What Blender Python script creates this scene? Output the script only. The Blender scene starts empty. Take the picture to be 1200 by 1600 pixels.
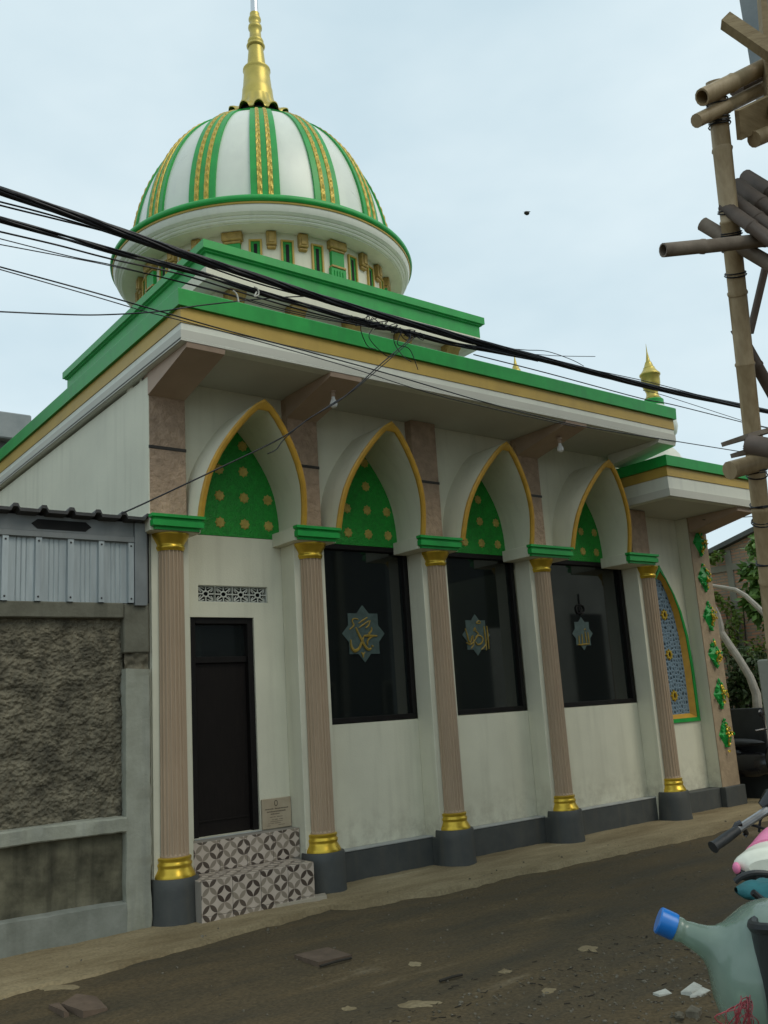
import bpy, math, random
import numpy as np
from mathutils import Vector, noise as mnoise
random.seed(7)
R = math.radians
sc = bpy.context.scene
COL = sc.collection

# ------------------------------------------------------------------ camera
CX, CY, CZ, YAW, PIT, ROL, FPX = -3.4774, -7.6036, 1.6, .6636, .2108, -.0632, 1435.5
FW = np.array([math.sin(YAW)*math.cos(PIT), math.cos(YAW)*math.cos(PIT), math.sin(PIT)])
_rt = np.array([math.cos(YAW), -math.sin(YAW), 0.]); _up = np.cross(_rt, FW)
RT = math.cos(ROL)*_rt + math.sin(ROL)*_up
UP = -math.sin(ROL)*_rt + math.cos(ROL)*_up
CAMP = np.array([CX, CY, CZ])
cd = bpy.data.cameras.new('camera'); co = bpy.data.objects.new('camera', cd); COL.objects.link(co)
from mathutils import Matrix
co.matrix_world = Matrix(((RT[0], UP[0], -FW[0], CX), (RT[1], UP[1], -FW[1], CY), (RT[2], UP[2], -FW[2], CZ), (0, 0, 0, 1)))
cd.sensor_fit = 'VERTICAL'; cd.sensor_height = 24; cd.lens = FPX/1600*24
cd.clip_start = .05; cd.clip_end = 1000
sc.camera = co

# ------------------------------------------------------------------ sky, sun, exposure
world = bpy.data.worlds.new('World'); sc.world = world; world.use_nodes = True
wt = world.node_tree; wt.nodes.clear()
SUN_EL, SUN_AZ = R(46), R(158)            # azimuth from +Y clockwise
wo = wt.nodes.new('ShaderNodeOutputWorld'); bg = wt.nodes.new('ShaderNodeBackground')
sky = wt.nodes.new('ShaderNodeTexSky'); sky.sky_type = 'NISHITA'; sky.sun_disc = False
sky.sun_elevation = SUN_EL; sky.sun_rotation = SUN_AZ; sky.dust_density = 3; sky.ozone_density = 2
geo = wt.nodes.new('ShaderNodeTexCoord')
nz = wt.nodes.new('ShaderNodeTexNoise'); nz.inputs['Scale'].default_value = 1.6; nz.inputs['Detail'].default_value = 5; nz.inputs['Roughness'].default_value = .55
mp = wt.nodes.new('ShaderNodeMapping'); mp.inputs['Scale'].default_value = (1, 1, 2.2); mp.inputs['Location'].default_value = (.35, .1, 0)
wt.links.new(geo.outputs['Generated'], mp.inputs[0]); wt.links.new(mp.outputs[0], nz.inputs['Vector'])
rp = wt.nodes.new('ShaderNodeValToRGB')
rp.color_ramp.elements[0].position = .36; rp.color_ramp.elements[0].color = (5.75, 7.2, 7.85, 1)
rp.color_ramp.elements[1].position = .66; rp.color_ramp.elements[1].color = (7.6, 8.75, 9.1, 1)
wt.links.new(nz.outputs['Fac'], rp.inputs[0])
mx = wt.nodes.new('ShaderNodeMix'); mx.data_type = 'RGBA'; mx.inputs['Factor'].default_value = .88
wt.links.new(sky.outputs[0], mx.inputs['A']); wt.links.new(rp.outputs[0], mx.inputs['B'])
wt.links.new(mx.outputs['Result'], bg.inputs[0]); bg.inputs[1].default_value = .1
wt.links.new(bg.outputs[0], wo.inputs[0])
sl = bpy.data.lights.new('sun', 'SUN'); sl.energy = 1.0; sl.angle = R(35); sl.color = (1, .92, .76)
so = bpy.data.objects.new('sun', sl); COL.objects.link(so)
so.rotation_euler = (R(90)-SUN_EL, 0, -SUN_AZ + math.pi)
vs = sc.view_settings; vs.view_transform = 'Standard'; vs.look = 'None'; vs.exposure = .2; vs.gamma = 1; vs.use_curve_mapping = False

# ------------------------------------------------------------------ helpers
def ray(px, py): return FW + RT*(px-600)/FPX - UP*(py-800)/FPX
def PY(px, py, y): d = ray(px, py); return tuple(CAMP + d*((y-CY)/d[1]))
def PZ(px, py, z): d = ray(px, py); return tuple(CAMP + d*((z-CZ)/d[2]))
def PX(px, py, x): d = ray(px, py); return tuple(CAMP + d*((x-CX)/d[0]))
def PD(px, py, t): return tuple(CAMP + ray(px, py)*t)

class MB:
    def __init__(s): s.v = []; s.f = []; s.m = []; s.k = 0
    def add(s, vs, fs):
        o = len(s.v); s.v += [tuple(v) for v in vs]
        for f in fs: s.f.append(tuple(i+o for i in f)); s.m.append(s.k)
        return s
    def box(s, x0, x1, y0, y1, z0, z1, b=.004):
        b = min(b, (x1-x0)*.3, (y1-y0)*.3, (z1-z0)*.3)
        vs = []
        for sx in (0, 1):
            for sy in (0, 1):
                for sz in (0, 1):
                    X, Y, Z = (x0, x1)[sx], (y0, y1)[sy], (z0, z1)[sz]
                    dx, dy, dz = (b, -b)[sx], (b, -b)[sy], (b, -b)[sz]
                    vs += [(X, Y+dy, Z+dz), (X+dx, Y, Z+dz), (X+dx, Y+dy, Z)]
        I = lambda a, b_, c, k: (a*4+b_*2+c)*3+k
        fs = []
        fs += [(I(0,0,0,0), I(0,0,1,0), I(0,1,1,0), I(0,1,0,0)), (I(1,0,0,0), I(1,1,0,0), I(1,1,1,0), I(1,0,1,0))]
        fs += [(I(0,0,0,1), I(1,0,0,1), I(1,0,1,1), I(0,0,1,1)), (I(0,1,0,1), I(0,1,1,1), I(1,1,1,1), I(1,1,0,1))]
        fs += [(I(0,0,0,2), I(0,1,0,2), I(1,1,0,2), I(1,0,0,2)), (I(0,0,1,2), I(1,0,1,2), I(1,1,1,2), I(0,1,1,2))]
        for a in (0, 1):
            for b_ in (0, 1):
                q = [(I(a,b_,0,0), I(a,b_,1,0), I(a,b_,1,1), I(a,b_,0,1)), (I(a,0,b_,0), I(a,1,b_,0), I(a,1,b_,2), I(a,0,b_,2)), (I(0,a,b_,1), I(1,a,b_,1), I(1,a,b_,2), I(0,a,b_,2))]
                fs += q
        for a in (0, 1):
            for b_ in (0, 1):
                for c in (0, 1): fs.append((I(a,b_,c,0), I(a,b_,c,1), I(a,b_,c,2)))
        return s.add(vs, fs)
    def hexa(s, p):  # 8 points: bottom ring 0-3, top ring 4-7
        return s.add(p, [(0,3,2,1), (4,5,6,7), (0,1,5,4), (1,2,6,5), (2,3,7,6), (3,0,4,7)])
    def prism(s, poly, a, b, axis='y'):
        n = len(poly)
        if axis == 'y': P = [(x, a, z) for x, z in poly]+[(x, b, z) for x, z in poly]
        elif axis == 'z': P = [(x, y, a) for x, y in poly]+[(x, y, b) for x, y in poly]
        else: P = [(a, y, z) for y, z in poly]+[(b, y, z) for y, z in poly]
        return s.add(P, [tuple(range(n)), tuple(range(2*n-1, n-1, -1))]+[(i, i+n, (i+1) % n+n, (i+1) % n) for i in range(n)])
    def tube(s, pts, r, n=8, caps=True):
        P = [Vector(p) for p in pts]; rs = r if isinstance(r, (list, tuple)) else [r]*len(P)
        vs = []; u = None
        for i, p in enumerate(P):
            t = (P[min(i+1, len(P)-1)]-P[max(i-1, 0)])
            if t.length < 1e-9: t = Vector((0, 0, 1))
            t.normalize()
            if u is None: u = t.orthogonal().normalized()
            u = (u-t*u.dot(t));  u = u.normalized() if u.length > 1e-6 else t.orthogonal().normalized()
            w = t.cross(u)
            for k in range(n):
                a = 2*math.pi*k/n; vs.append(p+(u*math.cos(a)+w*math.sin(a))*rs[i])
        fs = [(i*n+k, i*n+(k+1) % n, (i+1)*n+(k+1) % n, (i+1)*n+k) for i in range(len(P)-1) for k in range(n)]
        if caps: fs += [tuple(range(n-1, -1, -1)), tuple(range((len(P)-1)*n, len(P)*n))]
        return s.add(vs, fs)
    def lathe(s, prof, n=48, c=(0, 0), a0=0, a1=2*math.pi, rmod=None, zmod=None, caps=False):
        full = abs(a1-a0-2*math.pi) < 1e-6; m = n if full else n+1; vs = []
        for j, (r, z) in enumerate(prof):
            for k in range(m):
                a = a0+(a1-a0)*k/n; rr = r+(rmod(j, a) if rmod else 0); zz = z+(zmod(j, a) if zmod else 0)
                vs.append((c[0]+rr*math.cos(a), c[1]+rr*math.sin(a), zz))
        fs = [(j*m+k, j*m+(k+1) % m, (j+1)*m+(k+1) % m, (j+1)*m+k) for j in range(len(prof)-1) for k in range(n if full else m-1)]
        if caps: fs += [tuple(range(m-1, -1, -1)), tuple(range((len(prof)-1)*m, len(prof)*m))]
        return s.add(vs, fs)
    def sweep(s, path, prof, closed):   # path in plan, outward is to the right of travel; prof (out, z)
        P = [Vector((x, y)) for x, y in path]; n = len(P); nn = []
        for i in range(n):
            d1 = (P[i]-P[i-1]).normalized() if (closed or i > 0) else None
            d2 = (P[(i+1) % n]-P[i]).normalized() if (closed or i < n-1) else None
            d1 = d1 or d2; d2 = d2 or d1
            n1 = Vector((d1.y, -d1.x)); n2 = Vector((d2.y, -d2.x)); h = (n1+n2).normalized()
            nn.append(h/max(.2, h.dot(n1)))
        vs = [(P[i].x+nn[i].x*o, P[i].y+nn[i].y*o, z) for i in range(n) for o, z in prof]
        m = len(prof)
        fs = [(i*m+j, ((i+1) % n)*m+j, ((i+1) % n)*m+j+1, i*m+j+1) for i in range(n if closed else n-1) for j in range(m-1)]
        if not closed: fs += [tuple(range(m)), tuple(range(n*m-1, (n-1)*m-1, -1))]
        return s.add(vs, fs)
    def grid(s, fn, nu, nv):
        vs = [fn(i/nu, j/nv) for i in range(nu+1) for j in range(nv+1)]
        return s.add(vs, [(i*(nv+1)+j, (i+1)*(nv+1)+j, (i+1)*(nv+1)+j+1, i*(nv+1)+j+1) for i in range(nu) for j in range(nv)])
    def blob(s, c, r, seed=0, n=6, m=8, amp=.25):
        vs = []; rr = r if isinstance(r, tuple) else (r, r, r)
        for i in range(n+1):
            for k in range(m):
                th = math.pi*i/n; ph = 2*math.pi*k/m
                d = Vector((math.sin(th)*math.cos(ph), math.sin(th)*math.sin(ph), math.cos(th)))
                q = 1+amp*mnoise.noise(d*1.7+Vector((seed*3.1, seed, 0)))
                vs.append((c[0]+d.x*rr[0]*q, c[1]+d.y*rr[1]*q, c[2]+d.z*rr[2]*q))
        return s.add(vs, [(i*m+k, (i+1)*m+k, (i+1)*m+(k+1) % m, i*m+(k+1) % m) for i in range(n) for k in range(m)])
    def build(s, name, mats, parent=None, smooth=35, label=None, kind=None):
        me = bpy.data.meshes.new(name); me.from_pydata(s.v, [], s.f)
        if not isinstance(mats, (list, tuple)): mats = [mats]
        for m in mats: me.materials.append(m)
        if len(mats) > 1: me.polygons.foreach_set('material_index', s.m)
        import bmesh
        bm = bmesh.new(); bm.from_mesh(me); bmesh.ops.recalc_face_normals(bm, faces=bm.faces); bm.to_mesh(me); bm.free()
        if smooth:
            me.polygons.foreach_set('use_smooth', [True]*len(me.polygons)); me.set_sharp_from_angle(angle=R(smooth))
        me.update()
        o = bpy.data.objects.new(name, me); COL.objects.link(o)
        put(o, parent)
        if label: o['label'] = label
        if kind: o['kind'] = kind
        return o
def put(o, parent):
    if parent is not None:
        o.parent = parent
        if parent.type == 'EMPTY': o.matrix_parent_inverse = Matrix.Translation(-parent.location)
def thing(name, label, cat, loc, group=None):
    o = bpy.data.objects.new(name, None); COL.objects.link(o); o.location = loc; o.empty_display_size = .2
    return tag(o, label, cat, group)
def tag(o, label, cat, group=None):
    o['label'] = label; o['category'] = cat
    if group: o['group'] = group
    return o
def copy_part(o, d, parent):
    c = o.copy(); COL.objects.link(c); c.parent = parent; c.matrix_parent_inverse = o.matrix_parent_inverse.copy()
    c.location = o.location+Vector(d)
    for ch in list(o.children):
        g = ch.copy(); COL.objects.link(g); g.parent = c
    return c

# ------------------------------------------------------------------ materials
def mat(name, col, rough=.6, metal=0., var=.12, scale=3., bump=0., bscale=40., spec=.4, col2=None, detail=6, stretch=None, coat=0, splash=0, streak=0, streakcol=(.05, .05, .045), amount=.5):
    m = bpy.data.materials.new(name); m.use_nodes = True; nt = m.node_tree; b = nt.nodes['Principled BSDF']
    b.inputs['Roughness'].default_value = rough; b.inputs['Metallic'].default_value = metal
    b.inputs['Specular IOR Level'].default_value = spec
    if coat: b.inputs['Coat Weight'].default_value = coat; b.inputs['Coat Roughness'].default_value = .15
    tc = nt.nodes.new('ShaderNodeNewGeometry'); vec = tc.outputs['Position']
    if stretch:
        mpn = nt.nodes.new('ShaderNodeMapping'); mpn.inputs['Scale'].default_value = stretch
        nt.links.new(vec, mpn.inputs[0]); vec2 = mpn.outputs[0]
    else: vec2 = vec
    n = nt.nodes.new('ShaderNodeTexNoise'); n.inputs['Scale'].default_value = scale; n.inputs['Detail'].default_value = detail; n.inputs['Roughness'].default_value = .6
    nt.links.new(vec2, n.inputs['Vector'])
    r = nt.nodes.new('ShaderNodeValToRGB'); r.color_ramp.elements[0].position = .3; r.color_ramp.elements[1].position = .7
    c2 = col2 or tuple(min(1, c*(1+var)) for c in col); c1 = col if col2 else tuple(c*(1-var) for c in col)
    r.color_ramp.elements[0].color = (*c1, 1); r.color_ramp.elements[1].color = (*c2, 1)
    nt.links.new(n.outputs['Fac'], r.inputs[0]); out = r.outputs[0]
    if streak:
        ms = nt.nodes.new('ShaderNodeMapping'); ms.inputs['Scale'].default_value = (9, 9, .7); nt.links.new(vec, ms.inputs[0])
        ns = nt.nodes.new('ShaderNodeTexNoise'); ns.inputs['Scale'].default_value = 1; ns.inputs['Detail'].default_value = 4; nt.links.new(ms.outputs[0], ns.inputs['Vector'])
        rs = nt.nodes.new('ShaderNodeValToRGB'); rs.color_ramp.elements[0].position = .52; rs.color_ramp.elements[1].position = .78
        rs.color_ramp.elements[0].color = (0, 0, 0, 1); rs.color_ramp.elements[1].color = (streak,)*3+(1,)
        nt.links.new(ns.outputs['Fac'], rs.inputs[0])
        mxn = nt.nodes.new('ShaderNodeMix'); mxn.data_type = 'RGBA'; nt.links.new(rs.outputs[0], mxn.inputs['Factor'])
        nt.links.new(out, mxn.inputs['A']); mxn.inputs['B'].default_value = (*streakcol, 1); out = mxn.outputs['Result']
    if splash:      # mud splashed up from the road: a band of dirt of its own, broken by noise
        sx = nt.nodes.new('ShaderNodeSeparateXYZ'); nt.links.new(vec, sx.inputs[0])
        hz = nt.nodes.new('ShaderNodeMapRange'); hz.inputs['From Min'].default_value = .75; hz.inputs['From Max'].default_value = .25; nt.links.new(sx.outputs[2], hz.inputs['Value'])
        ns2 = nt.nodes.new('ShaderNodeTexNoise'); ns2.inputs['Scale'].default_value = 7; ns2.inputs['Detail'].default_value = 8; ns2.inputs['Roughness'].default_value = .7; nt.links.new(vec, ns2.inputs['Vector'])
        mr2 = nt.nodes.new('ShaderNodeMapRange'); mr2.inputs['From Min'].default_value = .42; mr2.inputs['From Max'].default_value = .68; mr2.inputs['To Max'].default_value = splash; nt.links.new(ns2.outputs['Fac'], mr2.inputs['Value'])
        mm = nt.nodes.new('ShaderNodeMath'); mm.operation = 'MULTIPLY'; nt.links.new(hz.outputs[0], mm.inputs[0]); nt.links.new(mr2.outputs[0], mm.inputs[1])
        m3 = nt.nodes.new('ShaderNodeMix'); m3.data_type = 'RGBA'; nt.links.new(mm.outputs[0], m3.inputs['Factor']); nt.links.new(out, m3.inputs['A']); m3.inputs['B'].default_value = (.25, .20, .13, 1); out = m3.outputs['Result']
    nt.links.new(out, b.inputs['Base Color'])
    rr = nt.nodes.new('ShaderNodeMapRange'); rr.inputs['To Min'].default_value = max(0, rough-.08); rr.inputs['To Max'].default_value = min(1, rough+.08)
    nt.links.new(n.outputs['Fac'], rr.inputs['Value']); nt.links.new(rr.outputs[0], b.inputs['Roughness'])
    if bump:
        n2 = nt.nodes.new('ShaderNodeTexNoise'); n2.inputs['Scale'].default_value = bscale; n2.inputs['Detail'].default_value = 4
        nt.links.new(vec2, n2.inputs['Vector'])
        bp = nt.nodes.new('ShaderNodeBump'); bp.inputs['Strength'].default_value = amount; bp.inputs['Distance'].default_value = bump
        nt.links.new(n2.outputs['Fac'], bp.inputs['Height']); nt.links.new(bp.outputs[0], b.inputs['Normal'])
    return m
M = {}
M['white'] = mat('white_wall_paint', (.685, .665, .525), .62, var=.07, scale=1.3, bump=.003, bscale=60, streak=.30, streakcol=(.43, .41, .31), splash=.5)
M['white_trim'] = mat('white_trim_paint', (.68, .685, .59), .5, var=.05, scale=2, streak=.25, streakcol=(.4, .41, .38))
M['dome_white'] = mat('dome_white_gloss', (.67, .70, .61), .3, var=.05, scale=2.5, spec=.5, streak=.2, streakcol=(.5, .52, .5))
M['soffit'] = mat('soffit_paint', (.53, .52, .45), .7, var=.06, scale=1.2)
M['green'] = mat('green_paint', (.013, .315, .052), .42, var=.14, scale=4, streak=.3, streakcol=(.012, .16, .04))
M['green_dark'] = mat('green_panel_paint', (.011, .26, .026), .45, var=.25, scale=30, bump=.012, bscale=55, amount=.9)
M['ochre'] = mat('ochre_band_paint', (.47, .315, .065), .5, var=.1, scale=3, streak=.2, streakcol=(.3, .2, .06))
M['rim'] = mat('golden_rim_paint', (.50, .28, .035), .42, var=.15, scale=9, bump=.003, bscale=40)
M['gold'] = mat('gold_metallic_paint', (.62, .42, .045), .3, metal=.65, var=.15, scale=8, spec=.5)
M['gold_old'] = mat('dull_gold_paint', (.36, .24, .07), .5, metal=.2, var=.25, scale=14, bump=.006, bscale=60)
M['finial'] = mat('finial_gold', (.50, .40, .10), .38, metal=.55, var=.12, scale=6)
M['braid'] = mat('braid_gold_paint', (.50, .36, .06), .42, metal=.3, var=.25, scale=25)
M['star'] = mat('gold_star_paint', (.46, .35, .085), .4, metal=.2, var=.2, scale=20)
M['silver'] = mat('silver_tip', (.6, .62, .64), .25, metal=.8, var=.05)
M['pink'] = mat('pink_brown_column_paint', (.415, .305, .205), .6, var=.07, scale=6, stretch=(1, 1, .3))
M['stucco'] = mat('brown_rough_stucco', (.395, .28, .195), .8, var=.2, scale=12, bump=.03, bscale=22, amount=.9)
M['stucco_porch'] = mat('beige_brown_stucco', (.34, .255, .165), .8, var=.15, scale=9, bump=.015, bscale=22)
M['bracket'] = mat('brown_bracket_paint', (.42, .305, .225), .65, var=.08, scale=4)
M['band'] = mat('dark_band', (.04, .035, .03), .5)
M['plinth'] = mat('charcoal_plinth_paint', (.055, .060, .060), .62, var=.22, scale=5, bump=.003, bscale=50, col2=(.082, .085, .078), streak=.35, streakcol=(.12, .105, .075))
M['ledge'] = mat('pale_ledge', (.38, .39, .37), .7, var=.15, scale=8)
M['wood_dark'] = mat('dark_brown_wood', (.009, .0065, .0055), .6, spec=.2, var=.3, scale=10, stretch=(6, 6, .6))
M['frame'] = mat('dark_frame_wood', (.009, .0075, .007), .55, spec=.2, var=.25, scale=8)
M['black'] = mat('black_void', (.006, .006, .006), .8)
M['rubber'] = mat('black_rubber', (.022, .025, .027), .5, var=.35, scale=9, bump=.004, bscale=30)
M['cable'] = mat('black_cable', (.012, .013, .017), .45, var=.2, scale=20)
M['concrete'] = mat('pale_concrete', (.25, .255, .20), .8, var=.2, scale=5, bump=.008, bscale=35, col2=(.36, .365, .30), streak=.55, streakcol=(.17, .18, .17))
M['beam'] = mat('mossy_concrete_beam', (.105, .10, .072), .85, var=.3, scale=5, bump=.01, bscale=30, col2=(.17, .165, .125), streak=.5, streakcol=(.05, .05, .035))
M['footing'] = mat('old_footing', (.17, .18, .15), .85, var=.25, scale=5, bump=.008, bscale=30, col2=(.26, .27, .235), streak=.4, streakcol=(.09, .09, .07))
M['rubble'] = mat('rough_rubble_plaster', (.042, .038, .026), .9, var=.4, scale=7, bump=.006, bscale=70, col2=(.225, .20, .14), amount=.6, detail=9)
M['moss'] = mat('stained_plaster', (.028, .027, .016), .9, scale=3.6, bump=.012, bscale=30, col2=(.20, .185, .125), streak=.8, streakcol=(.022, .021, .014))
M['sheet'] = mat('galvanised_sheet', (.38, .42, .425), .4, metal=.35, var=.14, scale=2, stretch=(14, 14, 1.2), streak=.35, streakcol=(.2, .22, .23))
M['sheet_frame'] = mat('grey_steel_frame', (.20, .215, .215), .55, metal=.2, var=.15, scale=4, streak=.3, streakcol=(.11, .11, .1))
M['roof_sheet'] = mat('dark_roof_sheet', (.05, .05, .05), .6, metal=.2, var=.3, scale=6)
M['bamboo'] = mat('bamboo', (.30, .215, .115), .5, scale=5, stretch=(7, 7, 1), col2=(.42, .32, .19), bump=.002, bscale=30)
M['bamboo_dark'] = mat('weathered_bamboo', (.075, .055, .042), .6, scale=6, col2=(.15, .11, .085))
M['timber'] = mat('scaffold_timber', (.24, .17, .085), .7, scale=8, stretch=(1, 1, 5), col2=(.36, .27, .15), bump=.004, bscale=30)
M['plank'] = mat('weathered_plank', (.15, .115, .085), .75, scale=10, col2=(.27, .22, .17), bump=.003)
M['raw_concrete'] = mat('raw_concrete', (.19, .215, .22), .85, var=.15, scale=2, bump=.006, bscale=25, col2=(.28, .30, .30))
M['dark_gate'] = mat('dark_painted_gate', (.018, .021, .023), .5, var=.3, scale=4)
M['dark_wall'] = mat('dark_old_concrete', (.10, .105, .10), .85, var=.2, scale=2)
M['post'] = mat('plastered_post', (.24, .235, .19), .8, var=.12, scale=4, bump=.004)
M['bark_pale'] = mat('pale_bark', (.30, .28, .24), .8, scale=10, col2=(.45, .42, .37), bump=.006, bscale=30)
M['bike_black'] = mat('black_gloss', (.012, .012, .014), .25, spec=.6)
M['motor_pale'] = mat('pale_fairing_stripe', (.42, .42, .43), .35)
M['steel'] = mat('worn_steel', (.32, .33, .34), .35, metal=.8, var=.2, scale=20)
M['pink_vinyl'] = mat('pink_vinyl', (.72, .20, .36), .35, var=.12, scale=30)
M['white_vinyl'] = mat('white_vinyl', (.74, .74, .62), .35, var=.1, scale=20)
M['teal_cloth'] = mat('teal_cloth', (.012, .115, .13), .6, var=.35, scale=14, bump=.01, bscale=20)
M['blue_cap'] = mat('blue_plastic_cap', (.008, .15, .50), .3, var=.1, scale=30, spec=.5)
M['raffia'] = mat('red_raffia', (.28, .05, .06), .5, var=.3, scale=30)
M['card'] = mat('wet_cardboard', (.10, .07, .048), .85, var=.3, scale=10, col2=(.165, .115, .08))
M['paper'] = mat('litter_paper', (.50, .50, .44), .7, var=.15, scale=20)
M['stone'] = mat('pebble_stone', (.08, .068, .045), .85, scale=14, col2=(.20, .175, .13), bump=.005)
M['twig'] = mat('dark_twig', (.03, .025, .018), .8)
M['marble'] = mat('beige_marble', (.36, .29, .20), .35, scale=7, col2=(.45, .375, .27), detail=10)
M['engrave'] = mat('engraved_line', (.13, .105, .07), .7)
M['bulb'] = mat('white_bulb_glass', (.8, .8, .78), .25, var=.02)
M['vent'] = mat('vent_block_paint', (.55, .56, .50), .6, var=.06)
M['stick'] = mat('pale_tile_strip', (.40, .35, .27), .6, var=.1, scale=12)
M['emblem'] = mat('frosted_emblem', (.055, .085, .078), .5, var=.3, scale=14)
M['script'] = mat('gold_lettering', (.27, .185, .03), .45, var=.2, scale=20)
M['brown_house'] = mat('rendered_house_wall', (.46, .44, .37), .85, var=.2, scale=1.5, streak=.3)

def leafmat(name, a, b):
    m = mat(name, a, .5, scale=5, col2=b, detail=3); bs = m.node_tree.nodes['Principled BSDF']
    bs.inputs['Subsurface Weight'].default_value = 0
    bs.inputs['Transmission Weight'].default_value = 0
    return m
M['leaf'] = leafmat('broad_leaf', (.04, .11, .018), (.14, .26, .045))
M['leaf2'] = leafmat('dark_leaf', (.018, .042, .012), (.060, .100, .028))
M['leaf3'] = leafmat('yellow_green_leaf', (.07, .13, .018), (.18, .26, .04))

def mathn(nt, op, a, b=None):
    n = nt.nodes.new('ShaderNodeMath'); n.operation = op
    for i, x in enumerate((a, b)):
        if x is None: continue
        if isinstance(x, (int, float)): n.inputs[i].default_value = x
        else: nt.links.new(x, n.inputs[i])
    return n.outputs[0]
def tile_material():
    m = mat('petal_tile', (.5, .44, .37), .3, spec=.5); nt = m.node_tree; b = nt.nodes['Principled BSDF']
    g = nt.nodes.new('ShaderNodeNewGeometry'); sp = nt.nodes.new('ShaderNodeSeparateXYZ'); nt.links.new(g.outputs['Position'], sp.inputs[0])
    p = .135
    u = mathn(nt, 'DIVIDE', mathn(nt, 'ADD', sp.outputs[0], 10.02), p)
    v = mathn(nt, 'DIVIDE', mathn(nt, 'ADD', mathn(nt, 'ADD', sp.outputs[2], sp.outputs[1]), 10.03), p)
    fu = mathn(nt, 'SUBTRACT', mathn(nt, 'FRACT', u), .5); fv = mathn(nt, 'SUBTRACT', mathn(nt, 'FRACT', v), .5)
    d0 = mathn(nt, 'SQRT', mathn(nt, 'ADD', mathn(nt, 'MULTIPLY', fu, fu), mathn(nt, 'MULTIPLY', fv, fv)))
    au = mathn(nt, 'SUBTRACT', .5, mathn(nt, 'ABSOLUTE', fu)); av = mathn(nt, 'SUBTRACT', .5, mathn(nt, 'ABSOLUTE', fv))
    dc = mathn(nt, 'SQRT', mathn(nt, 'ADD', mathn(nt, 'MULTIPLY', au, au), mathn(nt, 'MULTIPLY', av, av)))
    lens = mathn(nt, 'MULTIPLY', mathn(nt, 'LESS_THAN', d0, .495), mathn(nt, 'LESS_THAN', dc, .495))
    iu = mathn(nt, 'FLOOR', u); iv = mathn(nt, 'FLOOR', v)
    par = mathn(nt, 'MODULO', mathn(nt, 'ADD', iu, iv), 2)
    cmb = nt.nodes.new('ShaderNodeCombineXYZ'); nt.links.new(iu, cmb.inputs[0]); nt.links.new(iv, cmb.inputs[1])
    wn = nt.nodes.new('ShaderNodeTexWhiteNoise'); nt.links.new(cmb.outputs[0], wn.inputs['Vector'])
    tone = mathn(nt, 'ADD', mathn(nt, 'MULTIPLY', par, .75), mathn(nt, 'MULTIPLY', wn.outputs['Value'], .25))
    rp_ = nt.nodes.new('ShaderNodeValToRGB'); rp_.color_ramp.elements[0].color = (.29, .24, .185, 1); rp_.color_ramp.elements[1].color = (.075, .054, .042, 1)
    rp_.color_ramp.elements[0].position = .1; rp_.color_ramp.elements[1].position = .95
    nt.links.new(tone, rp_.inputs[0])
    n = nt.nodes.new('ShaderNodeTexNoise'); n.inputs['Scale'].default_value = 18; nt.links.new(g.outputs['Position'], n.inputs['Vector'])
    rb = nt.nodes.new('ShaderNodeValToRGB'); rb.color_ramp.elements[0].color = (.46, .385, .31, 1); rb.color_ramp.elements[1].color = (.58, .495, .42, 1)
    nt.links.new(n.outputs['Fac'], rb.inputs[0])
    mxn = nt.nodes.new('ShaderNodeMix'); mxn.data_type = 'RGBA'; nt.links.new(lens, mxn.inputs['Factor'])
    nt.links.new(rb.outputs[0], mxn.inputs['A']); nt.links.new(rp_.outputs[0], mxn.inputs['B'])
    nt.links.new(mxn.outputs['Result'], b.inputs['Base Color'])
    return m
M['tile'] = tile_material()
M['grout'] = mat('grout', (.30, .27, .23), .8)
def mosaic_material():
    m = mat('blue_mosaic_screen', (.2, .27, .32), .4); nt = m.node_tree; b = nt.nodes['Principled BSDF']
    g = nt.nodes.new('ShaderNodeNewGeometry')
    vo = nt.nodes.new('ShaderNodeTexVoronoi'); vo.inputs['Scale'].default_value = 17; vo.inputs['Randomness'].default_value = .55; vo.feature = 'DISTANCE_TO_EDGE'
    nt.links.new(g.outputs['Position'], vo.inputs['Vector'])
    r = nt.nodes.new('ShaderNodeValToRGB'); r.color_ramp.elements[0].position = .24; r.color_ramp.elements[1].position = .31
    r.color_ramp.elements[0].color = (.15, .22, .28, 1); r.color_ramp.elements[1].color = (.010, .028, .045, 1)
    nt.links.new(vo.outputs['Distance'], r.inputs[0]); nt.links.new(r.outputs[0], b.inputs['Base Color'])
    bp = nt.nodes.new('ShaderNodeBump'); bp.invert = True; bp.inputs['Distance'].default_value = .02
    nt.links.new(vo.outputs['Distance'], bp.inputs['Height']); nt.links.new(bp.outputs[0], b.inputs['Normal'])
    return m
M['mosaic'] = mosaic_material()
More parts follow.
